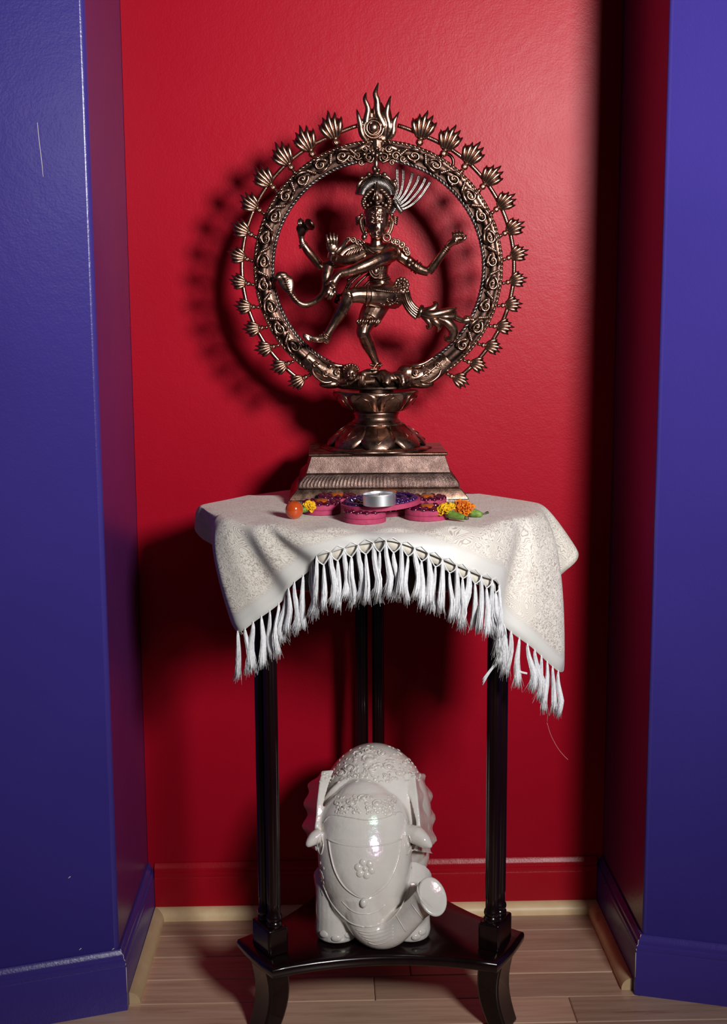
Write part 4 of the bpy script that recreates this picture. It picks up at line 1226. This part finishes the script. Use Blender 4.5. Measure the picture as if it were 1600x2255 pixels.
TM = [tassel_mesh(s) for s in (1,2,3,4,5,6)]
tr = random.Random(21)
def tassel(p, sc=1.0, tilt=0):
    o = put('tassel', TM[tr.randrange(6)], M_SILK, cloth)
    o.matrix_parent_inverse = Matrix(); o.location = p
    o.rotation_euler = (tr.uniform(-.03,.03), tr.uniform(-.06,.06)+tilt, tr.uniform(0, 6.28))
    o.scale = (sc*tr.uniform(.95,1.15), sc*tr.uniform(.95,1.15), sc*tr.uniform(.92,1.06))
sl0 = cum[5*KS-2]; sl1 = cum[14*KS+4]
s = .001; k = 0
knots = []
while s < cum[-1]:
    p, w_ = hem_at(s)
    steep = not (sl0 < s < sl1)
    tassel(p + w_*.001 + Vector((0,0,-.002)), 1.0 if steep else 1.06)
    if not steep: knots.append((s, p, w_))
    step_ = .0175 if steep else .0225
    s += step_*tr.uniform(.93, 1.07)
# lattice: cords run from neighbouring hem points down to a knot with its own tassel
for (s0, p0, w0), (s1, p1, w1) in zip(knots[:-1], knots[1:]):
    if s1-s0 > .035: continue
    mid = (p0+p1)/2; kn = mid + Vector((0,0,-.0165)) + w0*.001
    cmb = MB()
    for q_ in (p0, p1):
        cmb.tube(spline([q_ + w0*.0012 + Vector((0,0,-.001)), q_.lerp(kn, .5) + (q_-mid)*.18 + w0*.002, kn], 3), .0010, 6)
    tp = mid + Vector((0,0,.007)) + w0*.0014   # folded point of cloth at the top of each opening
    cmb.tube([p0 + w0*.0016, tp, p1 + w0*.0016], .0007, 5)
    obj('knotted_cord', cmb, M_SILK, cloth)
    tassel(kn + Vector((0,0,-.001)), .95)
    # pale triangle of cloth reaching up into the hem
# strays at the right-hand corner and the loose pink thread
mb = MB().tube(spline([at(1204,1592,-.47), at(1212,1618,-.468), at(1226,1645,-.466), at(1239,1662,-.466), at(1250,1673,-.466)], 4), .0005, 4)
mb.tube(spline([at(1213,1480,-.470), at(1208,1540,-.470), at(1204,1592,-.47)], 4), .0004, 4)
obj('loose_thread', mb, M_PINKT, cloth)
mb = MB()
for d_ in (-1, 0, 1): mb.tube(spline([at(1112,1440,-.525), at(1095,1458+d_*2,-.53), at(1078,1478+d_*3,-.53), at(1062,1502+d_*6,-.528)], 3), .0011, 5)
for d_ in (0, 1): mb.tube(spline([at(1132,1470,-.52), at(1144,1478+2*d_,-.522), at(1160,1482+2*d_,-.52)], 3), .001, 5)
obj('loose_threads', mb, M_SILK, cloth)['kind'] = 'stuff'
# ------------------------------------------------------------------ pearl-glazed elephant
eleph = empty('ceramic_elephant', (.08, -.30, ZS), 'pearl-white glazed ceramic elephant with curled trunk on the lower shelf of the stand', 'figurine')
EP = 1/1225.0
mb = MB()
def eb(px, py, y, r, M=None): mb.ell(at(px, py, y), r, M, 24, 16)
def et(P, R, n=4, k=28, dst=None): (dst or mb).tube(spline([at(*p) for p in P], n), [r*EP for r in lerpl(R, n)], k)
bc = Vector((.0775, -.268, .298))
mb.ell(bc, (.104, .118, .140), None, 64, 40)
mb.ell((.0775, -.262, .235), (.100, .112, .075), None, 64, 40)
# head: shield-shaped dome leaning towards the viewer
hx = at(803, 1890, -.385)
mb.ell(hx + Vector((0,.006,.004)), (.0815, .068, .126), Matrix.Rotation(math.radians(-24), 4, 'X'), 72, 48)
mb.ell(hx + Vector((0,.028,.048)), (.079, .066, .066), None, 64, 40)
mb.ell(hx + Vector((0,-.030,-.060)), (.062, .046, .058), None, 64, 40)
# trunk curling up to the viewer's right
et([(800,1985,-.420),(806,2025,-.432),(826,2054,-.440),(858,2058,-.447),(890,2034,-.455),(918,2006,-.465),(938,1988,-.472),(950,1977,-.478)], [58,46,37,32,28.5,25.5,28,37], 5, 22)
# legs
for px, yb, r in ((742, -.402, .0365), (903, -.405, .0335)):
    top = at(px, 1935, -.36); bx = at(px, 2060, yb).x
    mb.tube([top, (bx, -.385, ZS+.075), (bx, yb+.002, ZS+.035), (bx, yb, ZS+.012), (bx, yb, ZS+.004), (bx, yb, ZS+.0005)], [r*1.15, r*1.0, r*1.0, r*1.05, r*1.0, r*.93], 24)
for x in (.022, .137):
    mb.tube([(x,-.20,ZS+.12),(x,-.195,ZS+.04),(x,-.195,ZS+.008),(x,-.195,ZS+.0005)], [.045,.037,.038,.034], 20)
# ears: thick scalloped fans swept back
def ear(front, back, th):
    """front & back edges as lists of (px, py, y); a wavy fan between them with thickness th"""
    n = 6
    fr = spline([at(*p) for p in front], n); bk = spline([at(*p) for p in back], n)
    m_ = 7; rows = []
    for i, (a, b) in enumerate(zip(fr, bk)):
        d = (b-a).normalized(); nrm = d.cross(Vector((0,0,1))).normalized()
        up_, dn = [], []
        for j in range(m_+1):
            t = j/m_; p = a.lerp(b, t*(1+.05*sin(i*1.05+2.2))) + nrm*(.0045*sin(i*1.05+.6)*t)
            w_ = th*(1-.6*t)*.5*max(.34, 1-1.15*i/(len(fr)-1))
            up_.append(p + nrm*w_); dn.append(p - nrm*w_)
        rows.append(up_ + dn[::-1])
    mb.loft(rows)
ear([(722,1702,-.315),(712,1740,-.345),(703,1790,-.37),(697,1845,-.385),(700,1880,-.39)], [(704,1712,-.25),(680,1742,-.255),(674,1790,-.27),(671,1838,-.30),(682,1872,-.33)], .024)
ear([(900,1708,-.315),(908,1750,-.345),(917,1800,-.37),(922,1845,-.385),(914,1880,-.39)], [(926,1708,-.235),(944,1750,-.24),(952,1800,-.26),(956,1850,-.29),(948,1885,-.33)], .022)
# tusk stubs
et([(706,1842,-.385),(692,1852,-.392),(682,1862,-.398),(675,1870,-.400)], [15,14,10,4], 4, 14)
et([(896,1838,-.385),(918,1846,-.395),(936,1860,-.405),(950,1872,-.412)], [17,20,15,3.5], 4, 14)
# collar roll behind the head
et([(712,1775,-.325),(735,1748,-.33),(765,1728,-.325),(815,1720,-.32),(865,1728,-.325),(898,1748,-.33),(914,1775,-.325)], [6,9,10.5,11,10.5,9,6], 5, 12)
body_me = remesh(mb, .0019, 5, 'elephant_body', .5)
mz = min(v.co.z for v in body_me.vertices); body_me.transform(Matrix.Translation((0, 0, ZS + .0004 - mz)))
body = put('elephant_body', body_me, M_PEARL, eleph)
bvh = BVHTree.FromPolygons([v.co.copy() for v in body_me.vertices], [tuple(p.vertices) for p in body_me.polygons])
def on(px, py, lift=0.0):
    hit = bvh.ray_cast(EYE, ray(px, py).normalized())
    if hit[0] is None: return None
    return hit[0] + hit[1]*lift, hit[1]
def ridge(P, r, n=6, k=7, lift=0.0, dst=None):
    pts = []
    for q_ in spline([Vector((x, y, 0)) for x, y in P], n):
        h = on(q_.x, q_.y, lift)
        if h: pts.append(h[0])
    R = [r]*len(pts)
    R[0] *= .5; R[-1] *= .5
    (dst if dst else MB()).tube(pts, R, k)
def lump(dst, px, py, r, flat=.5, lift=0.0):
    h = on(px, py, lift)
    if not h: return
    qn = h[1].to_track_quat('Z', 'Y').to_matrix().to_4x4()
    rr_ = r if hasattr(r, '__len__') else (r, r, r*flat)
    dst.ell(h[0], rr_, qn, 12, 8)
# forehead cloth: raised shield panel built as an offset patch of the head surface
def patch(out, lift, step=7):
    xs = [p[0] for p in out]; ys = [p[1] for p in out]
    def inside(x, y):
        c = False; j = len(out)-1
        for i in range(len(out)):
            if (out[i][1] > y) != (out[j][1] > y) and x < (out[j][0]-out[i][0])*(y-out[i][1])/(out[j][1]-out[i][1]) + out[i][0]: c = not c
            j = i
        return c
    return xs, ys, inside
dr = MB()
U = [(724,1848),(728,1880),(738,1918),(756,1950),(780,1970),(801,1977),(822,1970),(850,1948),(868,1915),(878,1880),(882,1848)]
# shield panel as rows across between the left and right border
L = U[:6]; Rr = U[5:][::-1]
Ls = spline([Vector((x,y,0)) for x,y in L], 5); Rs = spline([Vector((x,y,0)) for x,y in Rr], 5)
rows = []
for a, b in zip(Ls, Rs):
    row = []
    for k in range(15):
        t = k/14; q_ = a.lerp(b, t); e = min(1, min(t, 1-t)*9+.0)
        h = on(q_.x, q_.y, .0004+.0022*min(1,e)); row.append(h[0] if h else at(q_.x, q_.y, -.44))
    rows.append(row)
vs = [p for r in rows for p in r]; nr = len(rows)
dr.add(vs, [(i*15+j, i*15+j+1, (i+1)*15+j+1, (i+1)*15+j) for i in range(nr-1) for j in range(14)])
drape = obj('forehead_cloth', dr, M_PEARL, eleph)
tr_ = MB()
ridge(U, .0016, 5, 7, .0008, tr_); ridge([(722,1848),(755,1860),(801,1865),(848,1860),(882,1848)], .0017, 6, 7, .0015, tr_)
obj('cloth_border', tr_, M_PEARL, drape)
fl = MB()
for k in range(6):
    a = k*PI/3+.25; lump(fl, 803+15*cos(a), 1913+14.5*sin(a), (.0068,.0068,.0034), lift=.0018)
lump(fl, 803, 1913, (.0045,.0045,.003), lift=.002)
fl.tube([on(803+25*cos(t), 1913+24*sin(t), .0015)[0] for t in [k*PI/12 for k in range(24)]], .0011, 6, closed=True)
obj('flower_boss', fl, M_PEARL, drape)
bd = MB(); lump(bd, 800, 1988, (.0065,.0080,.0055), lift=.002); obj('bead_drop', bd, M_PEARL, drape)
# embossed head cap and saddle blanket
rn = random.Random(4)
rl = MB()
def rosette(x, y, r):
    m_ = MB(); swirl_on(m_, x, y, r, .0014, 1.3, rn.choice((-1,1)), rn.uniform(0,6)); lump(m_, x, y, (r*.45*EP, r*.4*EP, .0026)); obj('rosette', m_, M_PEARLR, eleph)
def swirl_on(dst, px, py, r, th, turns=1.3, flip=1, ph=0, lift=.0008):
    pts = []
    for i in range(14):
        t = i/13; a = ph + flip*turns*2*PI*t; q_ = r*(1-.8*t)
        h = on(px+q_*cos(a), py+q_*.6*sin(a), lift)
        if h: pts.append(h[0])
    if len(pts) > 4: dst.tube(pts, th, 6)
    lump(dst, px, py, th*1.6, .7, lift)
for x, y, r in ((772,1768,16),(800,1757,12),(830,1770,15),(858,1776,10),(752,1782,9),(742,1770,8),(812,1778,8),(788,1784,8),(868,1764,8)):
    rosette(x, y, r)
for k in range(110):
    lump(rl, rn.uniform(738,872), rn.uniform(1752,1792), (rn.uniform(.0018,.004),rn.uniform(.0018,.004),.0013))
ridge([(712,1812),(730,1795),(770,1800),(810,1806),(850,1800),(880,1788),(894,1806)], .0012, 5, 6, .0003, rl)
obj('cap_relief', rl, M_PEARLR, eleph)['kind'] = 'stuff'
rb = MB()
for x, y, r in ((812,1672,20),(768,1690,16),(857,1688,16),(750,1702,15),(880,1702,15),(815,1694,13),(790,1660,12),(842,1660,12),(735,1682,12),(893,1680,12),(812,1652,10),(780,1708,9),(850,1708,9)):
    rosette(x, y, r)
for k in range(240):
    x_ = rn.uniform(705,928); lump(rb, x_, rn.uniform(1641+((x_-815)/38)**2*2.2, 1722), (rn.uniform(.0018,.005),rn.uniform(.0015,.004),.0013))
for k in range(22): lump(rb, 708+rn.uniform(-4,4), 1930+rn.uniform(-40,40), (.003,.003,.001))
obj('blanket_relief', rb, M_PEARLR, eleph)['kind'] = 'stuff'
# eyes, mouth line, trunk rings, toes
for nm, P in (('eye', [(706,1838),(698,1858),(706,1882),(712,1860),(706,1838)]), ('eye', [(898,1836),(890,1858),(896,1882),(906,1858),(898,1836)])):
    e_ = MB(); ridge(P, .0012, 5, 6, .0004, e_); lump(e_, P[0][0]+1, 1860, (.0035,.0055,.002)); obj(nm, e_, M_PEARL, eleph)
mo = MB()
ridge([(696,1905),(712,1950),(732,1992),(768,2030),(802,2042)], .0014, 5, 6, .0002, mo); ridge([(802,2042),(846,2034),(878,2006),(898,1962),(906,1910)], .0014, 5, 6, .0002, mo)
ridge([(752,1985),(775,2006),(800,2013),(828,2008),(850,1990)], .0009, 5, 6, .0002, mo)
obj('jaw_line', mo, M_PEARL, eleph)
tg = MB()
for k in range(5):
    y = 2049+k*7; ridge([(782+k*7,y-2),(810+k*4,y+3),(842+k*2,y-2),(866,y-12)], .0009, 4, 6, .0001, tg)
ridge([(868,2010),(880,2030),(893,2052)], .0008, 4, 6, .0001, tg); ridge([(905,1990),(918,2008),(932,2026)], .0008, 4, 6, .0001, tg)
obj('trunk_folds', tg, M_PEARL, eleph)
tp = at(952, 1975, -.492)
ax = (at(962,1968,-.512) - at(938,1988,-.472)).normalized()
qn = ax.to_track_quat('Z', 'Y').to_matrix().to_4x4()
tip = MB().lathe([(.021,-.006),(.027,-.002),(.0295,.003),(.0290,.006),(.026,.0072),(.022,.0055),(.004,.004),(.0001,.004)], 36)
tip.xf(Matrix.Translation(at(950,1976,-.484)) @ qn @ Matrix.Diagonal((.82, 1.12, 1, 1)))
tipo = obj('trunk_tip', tip, M_PEARL, eleph)
for tx, ty in ((712,2057),(740,2067),(768,2058),(916,2064),(930,2052)):
    to = MB(); lump(to, tx, ty, (.0088,.0062,.0026)); obj('toenail', to, M_PEARL, eleph)
# ------------------------------------------------------------------ offerings on the cloth
ZO = ZT + .0025
def disc(px, py, r, z, tilt, label, mat, gold=True, gap=.015, thick=.0165, two=True, ng=13):
    c = atz(px, py, z)
    e = empty('gem_disc', c, label, 'ornament', 'gem-studded pink foam discs'); e.rotation_euler = tilt
    def loc(o): o.matrix_parent_inverse = Matrix(); return o
    if two:
        loc(obj('foam_base', MB().lathe([(r*.96,0),(r,.0008),(r,thick*.46),(r*.985,thick*.47)], 40), M_FOAM, e, sharp=50))
        loc(obj('foam_top', MB().lathe([(r*.985,thick*.49),(r*.995,thick*.52),(r*.99,thick-.0006),(r*.97,thick)], 40), M_FOAM, e, sharp=50))
    else:
        loc(obj('foam_base', MB().lathe([(r*.97,0),(r,.0006),(r,thick-.0006),(r*.97,thick)], 48), M_FOAM, e, sharp=50))
    g = MB()
    for ring_, (rad, n_, s_) in enumerate(((r*.86, ng, .0046), (r*.60, int(ng*.68), .0046), (r*.36, max(5, int(ng*.4)), .0042))):
        for k in range(n_):
            a = 2*PI*k/n_ + ring_*.3; g.ell((rad*cos(a), rad*sin(a), thick+.0008), (s_*1.2, s_*1.2, .0038), None, 10, 6)
    g.lathe([(r*.80,thick-.0001),(r*.80,thick+.0012),(.001,thick+.0018)], 30)
    o = loc(obj('gems', g, mat, e)); o['kind'] = 'stuff'
    if gold:
        loc(obj('amber_gem', MB().lathe([(.011,thick+.001),(.011,thick+.0045),(.008,thick+.0062),(.001,thick+.0066)], 20), M_AMBER, e, sharp=40))
    return e
disc(842, 1130, .040, ZO, (0,0,0), 'wide pink foam disc lying under the violet disc, rimmed with dark gems', M_GEM, False, thick=.0085, two=False, ng=20)
disc(708, 1129, .0315, ZO, (0,0,.2), 'wine-gem pink foam disc at the left, beside the tomato', M_GEM)
disc(742, 1114, .0325, ZO, (0,0,.5), 'wine-gem pink foam disc at the back left, in front of the yellow flower', M_GEM)
disc(803, 1148, .0335, ZO, (0,0,.9), 'wine-gem pink foam disc nearest the front edge of the cloth', M_GEM)
disc(940, 1141, .0355, ZO, (0,0,.1), 'wine-gem pink foam disc at the front right, beside the green bud', M_GEM)
disc(940, 1118, .0325, ZO, (0,0,.7), 'wine-gem pink foam disc at the back right, behind the yellow marigold', M_GEM)
disc(860, 1108, .0325, ZO, (0,0,.3), 'wine-gem pink foam disc at the back, behind the tealight', M_GEM)
VZ = ZO + .0195
disc(838, 1113, .064, VZ, (.0,-.07,0), 'large violet-gem pink foam disc tilted on top, under the tealight', M_VIOGEM, False, thick=.0085, two=False, ng=34)
# tealight
tc = atz(835, 1111.5, VZ+.0105)
te = empty('tealight', tc, 'round tealight candle in a silver aluminium cup on the violet disc', 'candle'); te.rotation_euler = (0, -.03, 0)
for o in (obj('cup', MB().lathe([(.0245,0),(.0255,.0008),(.0258,.0165),(.0268,.0172),(.0266,.0180),(.0252,.0178),(.0246,.0150),(.0246,.0142)], 48), M_ALU, te, sharp=50),
          obj('wax', MB().lathe([(.0245,.010),(.0245,.0148),(.002,.0142)], 40), M_WAX, te),
          obj('wick', MB().tube([(0,0,.013),(.0004,0,.0168),(.0012,0,.0185)], .0006, 6), M_DRY, te)):
    o.matrix_parent_inverse = Matrix()
# tomato
tcn = atz(647, 1142, ZO); tr0 = .0143
tm = empty('cherry_tomato', tcn, 'small orange-red cherry tomato at the left end of the offerings', 'tomato')
def dimple(a, r, z): return (r, z)
t_ = MB().lathe([(tr0*sin(max(.04,t)), tr0*1.06*(1-cos(t)) - .0016*max(0, 1-(PI-t)/.4)) for t in [k*PI/20 for k in range(21)][:-1]+[PI-.04]], 36)
o = obj('skin', t_, M_TOM, tm); o.matrix_parent_inverse = Matrix(); o.rotation_euler = (0.25, .05, 0)
sc_ = MB().ell((0,0,0), (.0022,.0022,.0005), None, 8, 4)
o = obj('stem_scar', sc_, M_DRY, tm); o.matrix_parent_inverse = Matrix(); o.location = (.001, -.0072, .0272); o.rotation_euler = (.5, 0, 0)
# marigolds
def blossom(r, n, seed, mats, parent, ax):
    """ruffled double flower opening along ax from the origin"""
    rg = random.Random(seed); q_ = Vector(ax).to_track_quat('Z', 'Y')
    for k in range(n):
        t = (k+.5)/n; az = k*2.399; el = 1.35*(t**.55)           # angle from the axis
        ln = r*rg.uniform(.82, 1.12)*(.75+.25*t)
        d = Vector((sin(el)*cos(az), sin(el)*sin(az), cos(el)))
        s_ = d.cross(Vector((0,0,1))); s_ = s_.normalized() if s_.length > 1e-4 else Vector((1,0,0))
        u = s_.cross(d).normalized(); wd = r*rg.uniform(.28,.42); vs = []
        for i, (f, wf) in enumerate(((.25,.25),(.55,.7),(.82,1.0),(1.0,.85))):
            for j in range(5):
                v = (j-2)/2
                vs.append(d*ln*f*(1-.06*abs(v)*(i == 3)) + s_*wd*wf*v*.9 + u*(wd*.28*sin(v*4+k)*f + r*.12*f*f*rg.uniform(-1,1)*(1 if i == 3 else .2)))
        m_ = MB().add([q_ @ p for p in vs], [(i*5+j, i*5+j+1, (i+1)*5+j+1, (i+1)*5+j) for i in range(3) for j in range(4)])
        o = obj('petal', m_, mats[rg.randrange(len(mats))], parent); o.matrix_parent_inverse = Matrix()
        so = o.modifiers.new('t', 'SOLIDIFY'); so.thickness = .0005
def calyx(parent, p0, p1, r0, r1, tip=True):
    m_ = MB().tube([Vector(p0), Vector(p0).lerp(Vector(p1), .25), Vector(p0).lerp(Vector(p1), .6), Vector(p0).lerp(Vector(p1), .9), Vector(p1)], [r0, (r0*1.1), (r0+r1)*.55, r1, r1*.6], 12)
    o = obj('calyx', m_, M_GRN, parent); o.matrix_parent_inverse = Matrix()
    if tip:
        d = (Vector(p1)-Vector(p0)).normalized(); m_ = MB().tube([Vector(p1)-d*.002, Vector(p1)+d*.004], [r1*.8, r1*.6], 8)
        o = obj('stem', m_, M_DRY, parent); o.matrix_parent_inverse = Matrix()
f1 = empty('marigold', atz(981, 1128, ZO+.013), 'yellow marigold with a long green calyx at the right of the discs', 'flower')
blossom(.0185, 38, 2, [M_YEL], f1, (-.35, -.15, .75)); calyx(f1, (.002,-.006,-.001), (.029,-.030,-.0045), .0062, .0042)
f2 = empty('marigold', atz(1020, 1122, ZO+.013), 'orange marigold with rust-coloured inner petals, rightmost of the flowers', 'flower')
blossom(.0185, 46, 5, [M_ORA, M_ORA, M_RUST], f2, (-.15, -.6, .6)); calyx(f2, (.011,.004,-.005), (.030,-.004,-.0085), .0066, .0044, False)
f3 = empty('marigold', atz(681, 1116, ZO+.014), 'small flattened yellow marigold between the tomato and the back disc', 'flower')
blossom(.0125, 24, 8, [M_YEL], f3, (.1, -.5, .55)); calyx(f3, (-.004,-.003,-.003), (-.021,-.012,-.0060), .0044, .0028, False)
st = MB().tube([atz(1058,1133,ZO+.001), atz(1066,1131,ZO+.002), atz(1073,1129,ZO+.002)], [.0008,.0013,.0028], 7)
tag(obj('dried_stem', st, M_DRY), 'tiny dried stem end lying right of the orange marigold', 'stem')
